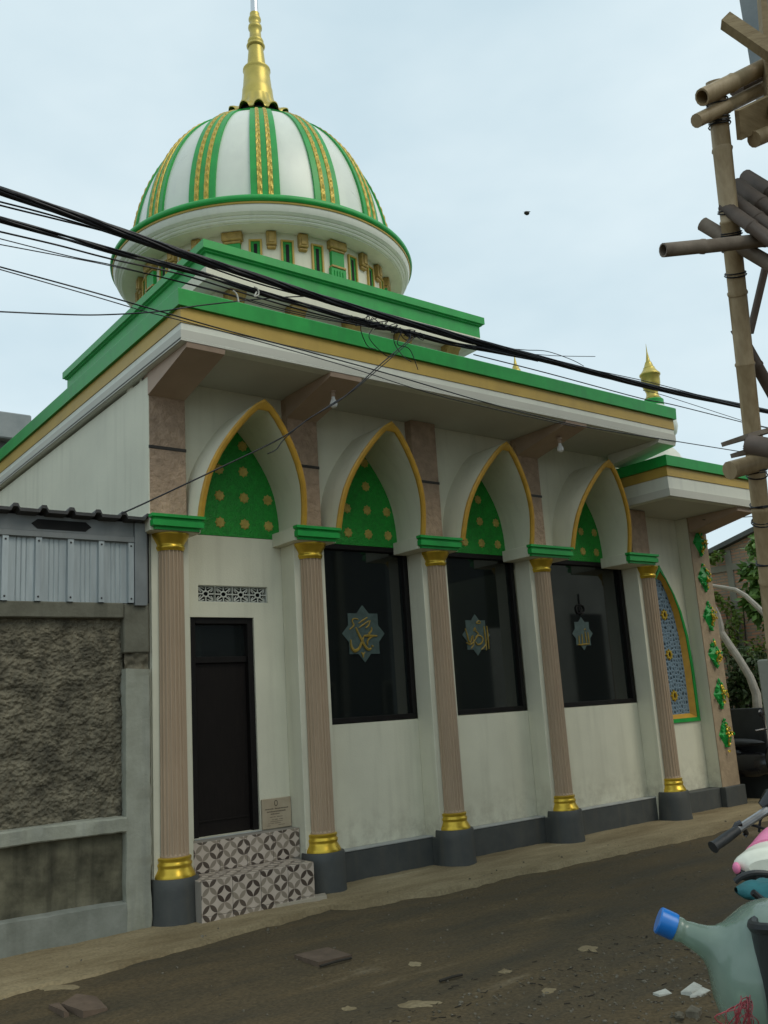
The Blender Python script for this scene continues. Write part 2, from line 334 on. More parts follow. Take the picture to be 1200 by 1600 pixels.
def brick_material():
    m = mat('old_brick', (.2, .12, .08), .9); nt = m.node_tree; b = nt.nodes['Principled BSDF']
    g = nt.nodes.new('ShaderNodeNewGeometry'); sp = nt.nodes.new('ShaderNodeSeparateXYZ'); nt.links.new(g.outputs['Position'], sp.inputs[0])
    cb = nt.nodes.new('ShaderNodeCombineXYZ'); nt.links.new(sp.outputs[1], cb.inputs[0]); nt.links.new(sp.outputs[2], cb.inputs[1])
    br = nt.nodes.new('ShaderNodeTexBrick'); br.inputs['Scale'].default_value = 1; br.inputs['Brick Width'].default_value = .21; br.inputs['Row Height'].default_value = .065
    br.inputs['Mortar Size'].default_value = .012; br.inputs['Color1'].default_value = (.50, .24, .145, 1); br.inputs['Color2'].default_value = (.36, .26, .18, 1); br.inputs['Mortar'].default_value = (.27, .245, .195, 1)
    nt.links.new(cb.outputs[0], br.inputs['Vector']); nt.links.new(br.outputs['Color'], b.inputs['Base Color'])
    bp = nt.nodes.new('ShaderNodeBump'); bp.inputs['Distance'].default_value = .02; bp.invert = True
    nt.links.new(br.outputs['Fac'], bp.inputs['Height']); nt.links.new(bp.outputs[0], b.inputs['Normal'])
    return m
M['brick'] = brick_material()
def glass_material():
    m = bpy.data.materials.new('dark_tinted_glass'); m.use_nodes = True; nt = m.node_tree; b = nt.nodes['Principled BSDF']
    b.inputs['Base Color'].default_value = (.012, .015, .014, 1); b.inputs['Roughness'].default_value = .035; b.inputs['Specular IOR Level'].default_value = .5; b.inputs['IOR'].default_value = 2.0
    tr = nt.nodes.new('ShaderNodeBsdfTransparent'); tr.inputs[0].default_value = (.58, .62, .58, 1)
    ms = nt.nodes.new('ShaderNodeMixShader'); ms.inputs[0].default_value = .72
    nt.links.new(tr.outputs[0], ms.inputs[1]); nt.links.new(b.outputs[0], ms.inputs[2]); nt.links.new(ms.outputs[0], nt.nodes['Material Output'].inputs[0])
    return m
M['glass'] = glass_material()
def bottle_material():
    m = bpy.data.materials.new('frosted_green_plastic'); m.use_nodes = True; nt = m.node_tree; b = nt.nodes['Principled BSDF']
    b.inputs['Coat Weight'].default_value = .6; b.inputs['Coat Roughness'].default_value = .05; b.inputs['Roughness'].default_value = .22; b.inputs['Specular IOR Level'].default_value = .5
    tr = nt.nodes.new('ShaderNodeBsdfTransparent'); tr.inputs[0].default_value = (.62, .80, .72, 1); ms = nt.nodes.new('ShaderNodeMixShader'); ms.inputs[0].default_value = .52
    nt.links.new(tr.outputs[0], ms.inputs[1]); nt.links.new(b.outputs[0], ms.inputs[2]); nt.links.new(ms.outputs[0], nt.nodes['Material Output'].inputs[0])
    g = nt.nodes.new('ShaderNodeNewGeometry'); n = nt.nodes.new('ShaderNodeTexNoise'); n.inputs['Scale'].default_value = 9; n.inputs['Detail'].default_value = 6
    nt.links.new(g.outputs['Position'], n.inputs['Vector'])
    r = nt.nodes.new('ShaderNodeValToRGB'); r.color_ramp.elements[0].color = (.26, .36, .30, 1); r.color_ramp.elements[1].color = (.40, .50, .43, 1)
    r.color_ramp.elements[0].position = .35; r.color_ramp.elements[1].position = .7
    nt.links.new(n.outputs['Fac'], r.inputs[0]); nt.links.new(r.outputs[0], b.inputs['Base Color'])
    mr = nt.nodes.new('ShaderNodeMapRange'); mr.inputs['To Min'].default_value = .10; mr.inputs['To Max'].default_value = .26
    nt.links.new(n.outputs['Fac'], mr.inputs[0]); nt.links.new(mr.outputs[0], b.inputs['Roughness'])
    return m
M['bottle'] = bottle_material()
def ground_material(name, c1, c2, c3, wet=.0, fine=1.):
    m = bpy.data.materials.new(name); m.use_nodes = True; nt = m.node_tree; b = nt.nodes['Principled BSDF']
    g = nt.nodes.new('ShaderNodeNewGeometry'); P = g.outputs['Position']
    mpn = nt.nodes.new('ShaderNodeMapping'); mpn.inputs['Scale'].default_value = (.42, 1.7, 1); mpn.inputs['Rotation'].default_value = (0, 0, R(-6)); nt.links.new(P, mpn.inputs[0])
    a = nt.nodes.new('ShaderNodeTexNoise'); a.inputs['Scale'].default_value = 1.5; a.inputs['Detail'].default_value = 10; a.inputs['Roughness'].default_value = .65; nt.links.new(mpn.outputs[0], a.inputs['Vector'])
    r = nt.nodes.new('ShaderNodeValToRGB'); e = r.color_ramp.elements; e[0].position = .3; e[0].color = (*c1, 1); e[1].position = .62; e[1].color = (*c2, 1)
    e3 = e.new(.76); e3.color = (*c3, 1)
    nt.links.new(a.outputs['Fac'], r.inputs[0])
    f = nt.nodes.new('ShaderNodeTexNoise'); f.inputs['Scale'].default_value = 45; f.inputs['Detail'].default_value = 8; nt.links.new(P, f.inputs['Vector'])
    rf = nt.nodes.new('ShaderNodeValToRGB'); rf.color_ramp.elements[0].position = .3; rf.color_ramp.elements[0].color = (1-.45*fine,)*3+(1,); rf.color_ramp.elements[1].position = .75; rf.color_ramp.elements[1].color = (1+.35*fine, 1+.32*fine, 1+.28*fine, 1)
    nt.links.new(f.outputs['Fac'], rf.inputs[0])
    mu = nt.nodes.new('ShaderNodeMix'); mu.data_type = 'RGBA'; mu.blend_type = 'MULTIPLY'; mu.inputs['Factor'].default_value = 1
    nt.links.new(r.outputs[0], mu.inputs['A']); nt.links.new(rf.outputs[0], mu.inputs['B']); nt.links.new(mu.outputs['Result'], b.inputs['Base Color'])
    b.inputs['Roughness'].default_value = .85; b.inputs['Specular IOR Level'].default_value = .25
    mr = nt.nodes.new('ShaderNodeMapRange'); mr.inputs['From Min'].default_value = .3; mr.inputs['From Max'].default_value = .6; mr.inputs['To Min'].default_value = .85-wet; mr.inputs['To Max'].default_value = .9
    nt.links.new(a.outputs['Fac'], mr.inputs[0]); nt.links.new(mr.outputs[0], b.inputs['Roughness'])
    bp = nt.nodes.new('ShaderNodeBump'); bp.inputs['Distance'].default_value = .02; bp.inputs['Strength'].default_value = .7*fine
    ad = mathn(nt, 'ADD', mathn(nt, 'MULTIPLY', f.outputs['Fac'], .7), a.outputs['Fac'])
    nt.links.new(ad, bp.inputs['Height']); nt.links.new(bp.outputs[0], b.inputs['Normal'])
    return m
M['road'] = ground_material('dirt_road', (.062, .053, .036), (.122, .089, .047), (.235, .190, .125), .25, .7)
M['apron'] = ground_material('sandy_cement_apron', (.17, .125, .065), (.335, .27, .16), (.47, .41, .28), 0, .45)

# ------------------------------------------------------------------ ground
def struct(o, name=None): o['kind'] = 'structure'; return o
mb = MB(); mb.add([(-150, -150, -.11), (150, -150, -.11), (150, 150, -.11), (-150, 150, -.11)], [(0, 1, 2, 3)])
struct(mb.build('ground', M['road']))
mb = MB()
def road_h(u, v):
    x = -6+u*24; y = -9+v*9.2
    h = .018*mnoise.noise(Vector((x*.8, y*1.4, 0)))+.010*mnoise.noise(Vector((x*3, y*4, 5)))+.004*mnoise.noise(Vector((x*13, y*13, 1)))
    return (x, y, -.060+h)
mb.grid(road_h, 340, 190); struct(mb.build('road', M['road'], smooth=60))
EDGE = [(-6, -1.0), (-3, -.98), (-1.64, -.95), (-1.0, -.92), (-.2, -.77), (.6, -.61), (1.2, -.52), (1.3, -.70), (2.3, -.82), (4, -.85), (6.1, -.91), (7.5, -.90), (9, -.95), (12, -1.0)]
def edge(x):
    for (a, b), (c, d) in zip(EDGE, EDGE[1:]):
        if a <= x <= c: return b+(d-b)*(x-a)/(c-a)
    return -1
mb = MB(); xs = [-6+18*i/360 for i in range(361)]; vs = []
for x in xs:
    e = edge(x)+.05*mnoise.noise(Vector((x*2.5, 3, 0)))+.03*mnoise.noise(Vector((x*9, 7, 0)))
    for k in range(7):
        y = .5+(e-.5)*k/5 if k < 6 else e-.04
        z = (-.002 if k < 5 else -.018)+.008*mnoise.noise(Vector((x*4, y*4, 2)))+.004*mnoise.noise(Vector((x*15, y*15, 2))) if k < 6 else -.12
        if k < 6 and x < .3: z -= .022*max(0, min(1, (.3-x)))*k/5
        vs.append((x, y, z))
mb.add(vs, [(i*7+k, (i+1)*7+k, (i+1)*7+k+1, i*7+k+1) for i in range(360) for k in range(6)])
struct(mb.build('pavement', M['apron'], smooth=50))

# ------------------------------------------------------------------ the mosque
COLX = [0, 1.487, 3.125, 4.815, 6.885]
mosque = thing('mosque', 'white mosque with green and gold trim, pointed arches and striped dome', 'mosque', (3.27, 3.6, 0))
W = .25; UW = .13; SOF = 4.78; PH = .18
mb = MB()
DX0, DX1, DZ0, DZ1 = .305, .975, .58, 2.545
VX0, VX1, VZ0, VZ1 = .393, 1.14, 2.69, 2.848
# lower wall, bay by bay (butted boxes round the openings)
gx = sorted([-.18, DX0, VX0, DX1, VX1, 1.31]); gz = sorted([0, DZ0, DZ1, VZ0, VZ1, 3.33])
for a, b in zip(gx, gx[1:]):
    for c, d in zip(gz, gz[1:]):
        xm, zm = (a+b)/2, (c+d)/2
        if (DX0 < xm < DX1 and DZ0 < zm < DZ1) or (VX0 < xm < VX1 and VZ0 < zm < VZ1): continue
        mb.box(a, b, W, W+.2, c, d, 0)
mb.box(1.31, 6.90, W, W+.2, 0, 1.475, 0)
mb.build('lower_wall', M['white'], mosque, smooth=0)
mb = MB(); mb.box(1.14, 1.31, W+.001, W+.19, 2.69, 2.85, 0)
mb = MB()
mb.box(-.18, 6.9, W+.16, W+.3, 3.335, SOF)                              # wall behind the arch panels
# upper wall with arch shaped openings is formed by strips either side of each arch
AC = [.775, 2.295, 3.98, 5.81]
HW = [(3.385, .578), (3.5, .574), (3.6, .565), (3.7, .550), (3.8, .528), (3.9, .492), (4.0, .447), (4.1, .390), (4.2, .325), (4.3, .250), (4.4, .165), (4.47, .092), (4.525, 0.)]
def hoody(z): return -.18-.27*(z-3.385)/1.14
T_ = .052
def halves(off):
    # outline offset inwards by off: list of (half, z)
    pts = [Vector((h, z)) for z, h in HW]; out = []
    for i, p in enumerate(pts):
        a = pts[max(0, i-1)]; b = pts[min(len(pts)-1, i+1)]; t = (b-a).normalized(); n = Vector((-t.y, t.x))
        q = p+n*off
        if i == 0: q.y = p.y
        if i == len(pts)-1: q = Vector((0, p.y-off*1.75))
        q.x = max(q.x, 0); out.append((q.x, q.y))
    return out
def outline(c, off):
    h = halves(off); return [(c-x, z) for x, z in h]+[(c+x, z) for x, z in reversed(h[:-1])]
# upper wall face: built between arch outer outlines
for i, c in enumerate(AC):
    xl = -.18 if i == 0 else COLX[i]; xr = COLX[i+1]
    o = outline(c, .02); n = len(o)//2
    L = o[:n+1]; Rr = o[n:]
    poly = [(xl, 3.385)]+L+[(c, SOF), (xl, SOF)]; mb.prism(poly, UW, UW+.1)
    poly = [(c, SOF)]+[(c, Rr[0][1])]+Rr[1:]+[(xr, 3.385), (xr, SOF)]; mb.prism(poly, UW, UW+.1)
mb.build('upper_wall', M['white'], mosque, smooth=0)
mb = MB(); mb.box(-.186, -.03, .022, 9.5, 0, SOF-.03, .006); mb.box(6.75, 6.9, W+.2, .62, 0, SOF-.03, 0); mb.box(6.75, 6.9, 4.8, 9.5, 0, SOF-.03, 0); mb.box(6.75, 6.9, .62, 4.8, 0, .9, 0); mb.box(6.75, 6.9, .62, 4.8, 3.6, SOF-.03, 0); mb.box(-.03, 6.75, 9.3, 9.5, 0, SOF-.03)  # opening in the unseen right wall added to let light into the room
mb.build('side_wall', M['white'], mosque)
mb = MB(); mb.box(-.03, 6.75, W+.21, 5, .3, .35); mb.box(-.03, 6.75, 5.0, 5.1, .35, 4.5); mb.build('prayer_room', M['white'], mosque)
mb = MB(); mb.box(5.0, 6.1, 4.93, 4.995, .36, 2.6); mb.box(2.2, 3.0, 4.93, 4.995, .36, 2.6); mb.build('inner_doorway', M['wood_dark'], mosque)
# piers + pilasters
for i, x in enumerate(COLX):
    mb = MB(); mb.box(x-PH, x+PH, 0, W-.001, 0, 3.25); mb.build('pier', M['white'], mosque)
    mb = MB(); mb.box(x-PH, x+PH, .02, UW+.05, 3.39, SOF-.002 if i < 4 else 4.05)
    pl = mb.build('pilaster', M['stucco'], mosque)
    mb = MB(); mb.box(x-PH-.004, x+PH+.004, .013, UW, 4.055, 4.085, .002); mb.build('band', M['band'], pl)
# imposts
IMP = [(-.275, .235), (1.20, 1.715), (2.745, 3.345), (4.43, 5.185), (6.26, 6.88)]
for a, b in IMP:
    mb = MB(); prof = [(-.03, 3.253), (-.03, 3.275), (0, 3.285), (0, 3.335), (-.012, 3.340), (-.012, 3.352), (.012, 3.362), (.012, 3.388), (-.1, 3.389)]
    a_, b_ = a+.012, b-.012
    mb.sweep([(a_, -.175), (a_, -.24), (b_, -.24), (b_, -.175)], prof, False)
    mb.build('impost', M['green'], mosque, smooth=25)
    mb = MB(); mb.box(a_+.002, b_-.002, -.172, W-.003, 3.251, 3.384, .003); mb.build('impost_core', M['white'], mosque)
# arch hoods
for i, c in enumerate(AC):
    oo = outline(c, 0); oi = outline(c, T_); om = outline(c, .012); oj = outline(c, T_-.012); n = len(oo)
    mb = MB(); N = n
    def ring(o, f): return [(x, f(z), z) for x, z in o]
    vs = ring(oo, lambda z: UW+.02)+ring(oo, lambda z: hoody(z)+.012)+ring(oi, lambda z: hoody(z)+.012)+ring(oi, lambda z: W+.012)
    fs = []
    for k in range(3): fs += [(k*N+j, k*N+j+1, (k+1)*N+j+1, (k+1)*N+j) for j in range(N-1)]
    fs += [(0, N, 2*N, 3*N), (N-1, 2*N-1, 3*N-1, 4*N-1)]
    mb.add(vs, fs); hood = mb.build('arch_hood', M['white'], mosque, smooth=30)
    mb = MB()
    vs = ring(oo, lambda z: hoody(z)+.03)+ring(outline(c, -.004), lambda z: hoody(z)+.004)+ring(om, lambda z: hoody(z)-.008)+ring(oj, lambda z: hoody(z)-.008)+ring(outline(c, T_+.004), lambda z: hoody(z)+.004)+ring(oi, lambda z: hoody(z)+.03)
    fs = []
    for k in range(5): fs += [(k*N+j, k*N+j+1, (k+1)*N+j+1, (k+1)*N+j) for j in range(N-1)]
    mb.add(vs, fs); mb.build('gold_rim', M['rim'], hood, smooth=30)
    # green panel with gold stars
    xl = COLX[i]+PH; xr = COLX[i+1]-PH
    oi2 = [p for p in outline(c, T_-.03)]
    mb = MB(); poly = [(max(xl, c-.60), 3.335), (max(xl, c-.60), 3.386)]+oi2+[(min(xr, c+.60), 3.386), (min(xr, c+.60), 3.335)]
    mb.prism(poly, W, W+.15)
    pan = mb.build('arch_panel', M['green_dark'], mosque, smooth=0)
    def inside(x, z):
        for (h0, z0), (h1, z1) in zip(halves(T_), halves(T_)[1:]):
            if z0 <= z <= z1: return abs(x-c) < h0+(h1-h0)*(z-z0)/(z1-z0)-.03
        return False
    for r_ in range(4):
        for q in range(4):
            sx = c+(q-1.5)*.27; sz = 3.466+r_*.268
            if not inside(sx, sz): continue
            mb = MB(); star = []
            for k in range(16):
                a = math.pi*k/8; rr = .059 if k % 2 == 0 else .046
                star.append((sx+rr*math.sin(a), sz+rr*math.cos(a)))
            vs = [(x, W-.001, z) for x, z in star]+[(sx+(x-sx)*.8, W-.010, sz+(z-sz)*.8) for x, z in star]+[(sx, W-.008, sz)]
            mb.add(vs, [(k, (k+1) % 16, 16+(k+1) % 16, 16+k) for k in range(16)]+[(16+k, 16+(k+1) % 16, 32) for k in range(16)])
            mb.build('star', M['star'], pan, smooth=0)
# columns: shaft with flutes > capital, base, plinth
def flute(n=20, d=.011):
    return lambda j, a: -d*(abs(math.sin(a*n/2)) < .55)*1.0
mb = MB(); mb.lathe([(.126, .50), (.126, .515), (.125, .53), (.117, 3.10), (.117, 3.125), (.121, 3.14)], 160, (0, 0), rmod=lambda j, a: (-.012*(math.cos(a*20) > -.1) if j in (2, 3) else 0))
c0 = mb.build('column', M['pink'], mosque, smooth=40)
mb = MB(); mb.lathe([(.120, 3.095), (.124, 3.11), (.132, 3.118), (.132, 3.135), (.125, 3.145), (.125, 3.155), (.136, 3.175), (.155, 3.205), (.166, 3.225), (.171, 3.232), (.171, 3.252), (.05, 3.253)], 48)
mb.build('capital', M['gold'], c0, smooth=50)
mb = MB(); mb.lathe([(.174, .335), (.175, .355), (.170, .368), (.156, .39), (.145, .412), (.142, .425), (.149, .436), (.150, .452), (.140, .462), (.138, .475), (.145, .484), (.145, .497), (.135, .503), (.126, .505)], 48)
mb.build('base', M['gold'], c0, smooth=50)
mb = MB(); mb.lathe([(.218, -.03), (.212, .05), (.206, .25), (.203, .33), (.196, .342), (.1, .343)], 40, rmod=lambda j, a: .004*math.sin(a*3+j)); mb.build('plinth', M['plinth'], c0, smooth=50)
for x in COLX[1:]: copy_part(c0, (x, 0, 0), mosque)
# wall base band
mb = MB()
for i in range(1, 4):
    mb.box(COLX[i]+PH-.02, COLX[i+1]-PH+.02, W-.12, W-.001, -.03, .27, .01); mb.box(COLX[i]-PH-.02, COLX[i]+PH+.02, -.05, W-.121, -.03, .272, .006)
mb.build('wall_base', M['plinth'], mosque)
mb = MB()
for i in range(1, 4): mb.box(COLX[i]+PH-.015, COLX[i+1]-PH+.015, W-.125, W-.002, .2705, .286, .003)
mb.build('wall_base_ledge', M['ledge'], mosque)
# windows: frame > glass, emblem (star + lettering)
WIN = [(1.668, 2.94), (3.306, 4.62), (4.996, 6.69)]
em_px = [((568, 990), 34), ((744, 992), 27), ((910, 990), 24)]
strokes = [
 [(500, 920, 8.57), [[(480,520,5),(515,600,7),(560,690,9),(600,770,9),(650,815,8),(685,795,5)], [(412,680,4),(418,760,7),(440,815,9),(470,832,10),(520,800,8),(552,730,7),(585,640,4)], [(585,632,5),(650,630,8),(765,632,4)], [(690,510,3),(688,560,6),(650,610,6)], [(640,755,3),(635,705,6),(660,665,6),(700,640,5)], [(395,545,3),(450,490,5),(430,430,4),(455,400,4),(510,408,4)], [(515,465,3),(560,430,5),(630,385,4)], [(520,522,3),(580,480,5),(650,432,4)], [(610,525,3),(650,490,5),(670,420,3)], [(555,850,3),(575,880,6),(580,920,3)], [(580,880,5),(600,850,3)], [(690,765,5),(712,770,5)]]],
 [(700, 930, 10.), [[(560,480,4),(575,600,7),(590,720,6),(600,860,4)], [(605,480,4),(622,640,7),(640,840,4)], [(270,520,4),(300,620,6),(325,720,7),(352,730,6),(372,640,4)], [(425,700,4),(440,650,5),(480,630,6),(530,655,6),(540,710,6),(510,760,6),(460,770,6),(430,730,5)], [(360,835,4),(400,770,6),(390,690,5),(385,625,5)], [(290,740,4),(350,770,6),(420,700,5),(470,600,5),(420,560,4)], [(520,850,4),(570,800,6),(600,740,4)], [(440,430,4),(480,400,5),(510,430,4)], [(440,440,4),(500,442,4)], [(400,560,4),(420,510,5),(440,570,4)]]],
 [(870, 920, 12.3), [[(540,820,4),(555,930,8),(570,1040,5)], [(595,830,4),(610,950,8),(622,1060,5)], [(480,870,4),(488,970,7),(492,1060,6)], [(400,1075,4),(470,1075,8),(560,1062,8),(625,1060,4)], [(425,900,4),(430,1000,7),(432,1075,6)], [(520,790,3),(545,770,5),(560,800,3)]]]]
for (a, b), ((ex, ey), er), ((ox, oy, osc), sts) in zip(WIN, em_px, strokes):
    y0 = W-.004; z0, z1 = 1.482, 3.333
    mb = MB(); f = .055
    mb.box(a, b, y0, y0+.09, z1-f, z1); mb.box(a, b, y0, y0+.09, z0, z0+f); mb.box(a, a+f, y0, y0+.09, z0+f, z1-f); mb.box(b-f, b, y0, y0+.09, z0+f, z1-f)
    w = mb.build('window', M['frame'], mosque)
    mb = MB(); mb.box(a+f, b-f, y0+.05, y0+.058, z0+f, z1-f, 0); mb.build('glass', M['glass'], w)
    yp = y0+.046
    cx_, _, cz_ = PY(ex, ey, yp); rr = er*.0066
    mb = MB(); star = []
    for k in range(16):
        an = math.pi*k/8; q = rr*1.35 if k % 2 == 0 else rr*1.03
        star.append((cx_+q*math.sin(an)*.92, cz_+q*math.cos(an)))
    mb.prism(star, yp-.004, yp)
    mb.build('emblem', M['emblem'], w, smooth=0)
    mb = MB()
    for st in sts:
        pts = []; rs = []
        for (sx, sy, sr) in st: p = PY(ox+sx/osc, oy+sy/osc, yp-.007); pts.append(p); rs.append(sr*.0013*8.57/osc*1.5)
        # smooth the stroke
        P2 = []; R2 = []
        for j in range(len(pts)-1):
            for t in (0, .25, .5, .75):
                p0 = np.array(pts[max(0, j-1)]); p1 = np.array(pts[j]); p2 = np.array(pts[j+1]); p3 = np.array(pts[min(len(pts)-1, j+2)])
                P2.append(tuple(.5*((2*p1)+(-p0+p2)*t+(2*p0-5*p1+4*p2-p3)*t*t+(-p0+3*p1-3*p2+p3)*t**3))); R2.append(rs[j]+(rs[j+1]-rs[j])*t)
        P2.append(pts[-1]); R2.append(rs[-1]); mb.tube(P2, R2, 6)
    mb.build('lettering', M['script'], w)
    if ex > 900:   # ribbon knot ornament above and below the third star
        mb = MB(); zc = cz_+rr*1.35
        for sgn in (-1, 1):
            for k in (0, 1):
                pts = [(cx_+sgn*(.03+.05*math.sin(2*math.pi*t/12))+.0, yp-.004, zc+.10+.055*math.cos(2*math.pi*t/12)+.07*k*0) for t in range(13)]
            mb.tube(pts, .011, 5)
        mb.tube([(cx_, yp-.004, zc+.02), (cx_, yp-.004, zc+.3)], .008, 5)
        mb.build('knot_ornament', M['frame'], w)
# door
mb = MB(); yd = W+.02; f = .06
mb.box(DX0, DX0+f, yd, yd+.12, DZ0, DZ1); mb.box(DX1-f, DX1, yd, yd+.12, DZ0, DZ1); mb.box(DX0+f, DX1-f, yd, yd+.12, DZ1-f, DZ1)
door = mb.build('door', M['frame'], mosque)
mb = MB(); mb.box(DX0+f, DX1-f, yd+.06, yd+.10, DZ0, 2.12)
mb.box(DX0+f+.02, DX1-f-.02, yd+.052, yd+.061, .70, .716, .003)
mb.build('door_leaf', M['wood_dark'], door)
mb = MB(); mb.box(DX0+f, DX1-f, yd+.03, yd+.10, 2.121, 2.18); mb.build('transom_bar', M['frame'], door)
mb = MB(); mb.box(DX0+f, DX1-f, yd+.07, yd+.075, 2.18, DZ1-f, 0); mb.build('fanlight', M['glass'], door)
mb = MB(); mb.box(DX0-.002, DX1+.002, W-.02, yd+.12, DZ0-.012, DZ0-.001, .002); mb.build('threshold', M['ledge'], door)
# vent blocks
bw = (VX1-VX0)/4; zc = (VZ0+VZ1)/2; bh = VZ1-VZ0
for k in range(4):
    xc = VX0+bw*(k+.5); mb = MB(); y0 = W+.015; y1 = W+.06
    def flat(pts, th):
        mb.tube([(x, y0+.02, z) for x, z in pts], th, 6)
    mb.box(xc-bw/2, xc+bw/2, y0, y1, zc+bh/2-.008, zc+bh/2, .002); mb.box(xc-bw/2, xc+bw/2, y0, y1, zc-bh/2, zc-bh/2+.008, .002)
    mb.box(xc+bw/2-.005, xc+bw/2, y0, y1, zc-bh/2+.008, zc+bh/2-.008, .001)
    if k == 0: mb.box(xc-bw/2, xc-bw/2+.006, y0, y1, zc-bh/2+.008, zc+bh/2-.008, .001)
    flat([(xc+.030*math.cos(2*math.pi*t/14), zc+.026*math.sin(2*math.pi*t/14)) for t in range(15)], .0075)
    for a in range(8):
        an = math.pi*a/4; l = .088 if a % 2 == 0 else .105
        flat([(xc+.034*math.cos(an), zc+.030*math.sin(an)), (xc+l*math.cos(an), zc+l*.78*math.sin(an))], .007)
    for a in range(4):
        an = math.pi/4+math.pi/2*a
        flat([(xc+.055*math.cos(an-.45), zc+.055*math.sin(an-.45)), (xc+.085*math.cos(an-.22), zc+.075*math.sin(an-.22)), (xc+.10*math.cos(an), zc+.085*math.sin(an)), (xc+.085*math.cos(an+.22), zc+.075*math.sin(an+.22)), (xc+.055*math.cos(an+.45), zc+.055*math.sin(an+.45))], .005)
    mb.build('vent_block', M['vent'], mosque)
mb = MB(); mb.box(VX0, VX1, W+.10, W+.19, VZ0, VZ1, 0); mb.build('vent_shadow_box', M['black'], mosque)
# steps with tiles
mb = MB(); mb.box(.10, 1.195, -.285, .09, -.03, .30, 0); mb.box(.185, 1.30, .105, W-.002, -.02, .567, 0); mb.box(.185, 1.30, .09, .104, -.02, .30, 0)
steps = mb.build('steps', M['grout'], mosque)
tw = .27
def tile(x0, x1, y0, y1, z0, z1): mb = MB(); mb.box(x0, x1, y0, y1, z0, z1, .002); mb.build('tile', M['tile'], steps)
xs = [.225, .475, .745, 1.015, 1.235]
xe = [.10, .385, .655, .925, 1.195]; xu = [.185, .475, .745, 1.015, 1.30]
for a, b in zip(xe, xe[1:]):
    tile(a+.002, b-.002, -.297, -.286, .035, .300); tile(a+.002, b-.002, -.297, -.286, -.03, .032)
    tile(a+.002, b-.002, -.297, -.10, .3005, .3115); tile(a+.002, b-.002, -.097, .093, .3005, .3115)
for a, b in zip(xu, xu[1:]): tile(a+.002, b-.002, .094, .105, .312, .565)
# eave: soffit, cornice, parapet bands
EX0, EX1, EY0 = -.28, 6.79, -.85
path = [(EX0, 9.6), (EX0, EY0), (EX1, EY0), (EX1, 9.6)]
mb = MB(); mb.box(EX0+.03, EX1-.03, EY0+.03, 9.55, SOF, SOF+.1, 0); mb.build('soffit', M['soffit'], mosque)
mb = MB(); mb.sweep(path, [(-.15, 4.776), (-.045, 4.776), (-.045, 4.790), (-.030, 4.793), (-.030, 4.806), (-.052, 4.812), (-.052, 4.835), (-.040, 4.842), (-.040, 4.945), (-.2, 4.946)], False); mb.build('cornice', M['white_trim'], mosque, smooth=20)
mb = MB(); mb.sweep(path, [(-.2, 4.947), (-.032, 4.947), (-.032, 5.088), (-.2, 5.089)], False); mb.build('gold_band', M['ochre'], mosque, smooth=20)
mb = MB(); mb.sweep(path, [(-.3, 5.09), (.0, 5.09), (0, 5.1), (.006, 5.235), (0, 5.243), (-.3, 5.243)], False); mb.build('parapet_coping', M['green'], mosque, smooth=20)
mb = MB(); mb.box(EX0+.25, EX1-.25, EY0+.25, 9.5, 5.05, 5.12, 0); mb.build('flat_roof', M['raw_concrete'], mosque)
# brackets
for i in (0, 1, 3, 4):
    x = COLX[i]-(.008 if i < 4 else .31)
    b0_ = 4.56 if i < 4 else 4.62; mb = MB(); mb.prism([(.019, b0_), (.019, SOF-.003), (-.815, SOF-.003), (-.80, 4.735)], x-PH-.003, x+PH+.003, 'x'); mb.build('eave_bracket', M['bracket' if i < 4 else 'white_trim'], mosque, smooth=0)
# upper tier
TX0, TX1, TY0, TY1 = 1.01, 5.47, 1.2, 6.06
rect = [(TX0, TY1), (TX0, TY0), (TX1, TY0), (TX1, TY1)]
mb = MB(); mb.box(TX0+.3, TX1-.3, TY0+.3, TY1-.3, 5.1, 6.58, 0); mb.box(TX0+.06, TX1-.06, TY0+.06, TY1-.06, 6.578, 6.9, 0); mb.build('tier_wall', M['white'], mosque)
mb = MB(); mb.sweep(rect, [(-.2, 6.574), (-.085, 6.574), (-.085, 6.59), (-.07, 6.593), (-.07, 6.605), (-.09, 6.61), (-.09, 6.625), (-.075, 6.63), (-.075, 6.715), (-.2, 6.716)], True); mb.build('tier_cornice', M['white_trim'], mosque, smooth=20)
mb = MB(); mb.sweep(rect, [(-.2, 6.717), (-.066, 6.717), (-.066, 6.738), (-.2, 6.739)], True); mb.build('tier_gold_line', M['ochre'], mosque, smooth=20)
mb = MB(); mb.sweep(rect, [(-.2, 6.740), (-.058, 6.740), (-.058, 6.905), (-.03, 6.915), (-.03, 6.93), (0, 6.938), (0, 7.04), (-.2, 7.042)], True); mb.build('tier_coping', M['green'], mosque, smooth=20)
mb = MB(); mb.box(TX0+.15, TX1-.15, TY0+.15, TY1-.15, 6.9, 7.0, 0); mb.build('tier_roof', M['white'], mosque)
for k in range(-2, 3):
    x = 3.24+.86*k; mb = MB()
    mb.prism([(TY0+.299, 6.30), (TY0+.299, 6.577), (TY0+.12, 6.577), (TY0+.12, 6.53), (TY0+.16, 6.50), (TY0+.20, 6.42)], x-.11, x+.11, 'x'); cb = mb.build('tier_corbel', M['gold_old'], mosque)
    mb = MB(); mb.box(x-.10, x+.10, TY0+.25, TY0+.30, 5.3, 6.3); mb.build('tier_strip', M['green'], cb)
for k in range(-2, 3):
    y = 3.63+.86*k; mb = MB()
    mb.prism([(TX0+.299, 6.30), (TX0+.299, 6.577), (TX0+.12, 6.577), (TX0+.12, 6.53), (TX0+.16, 6.50), (TX0+.20, 6.42)], y-.11, y+.11, 'y'); mb.build('tier_corbel', M['gold_old'], mosque)
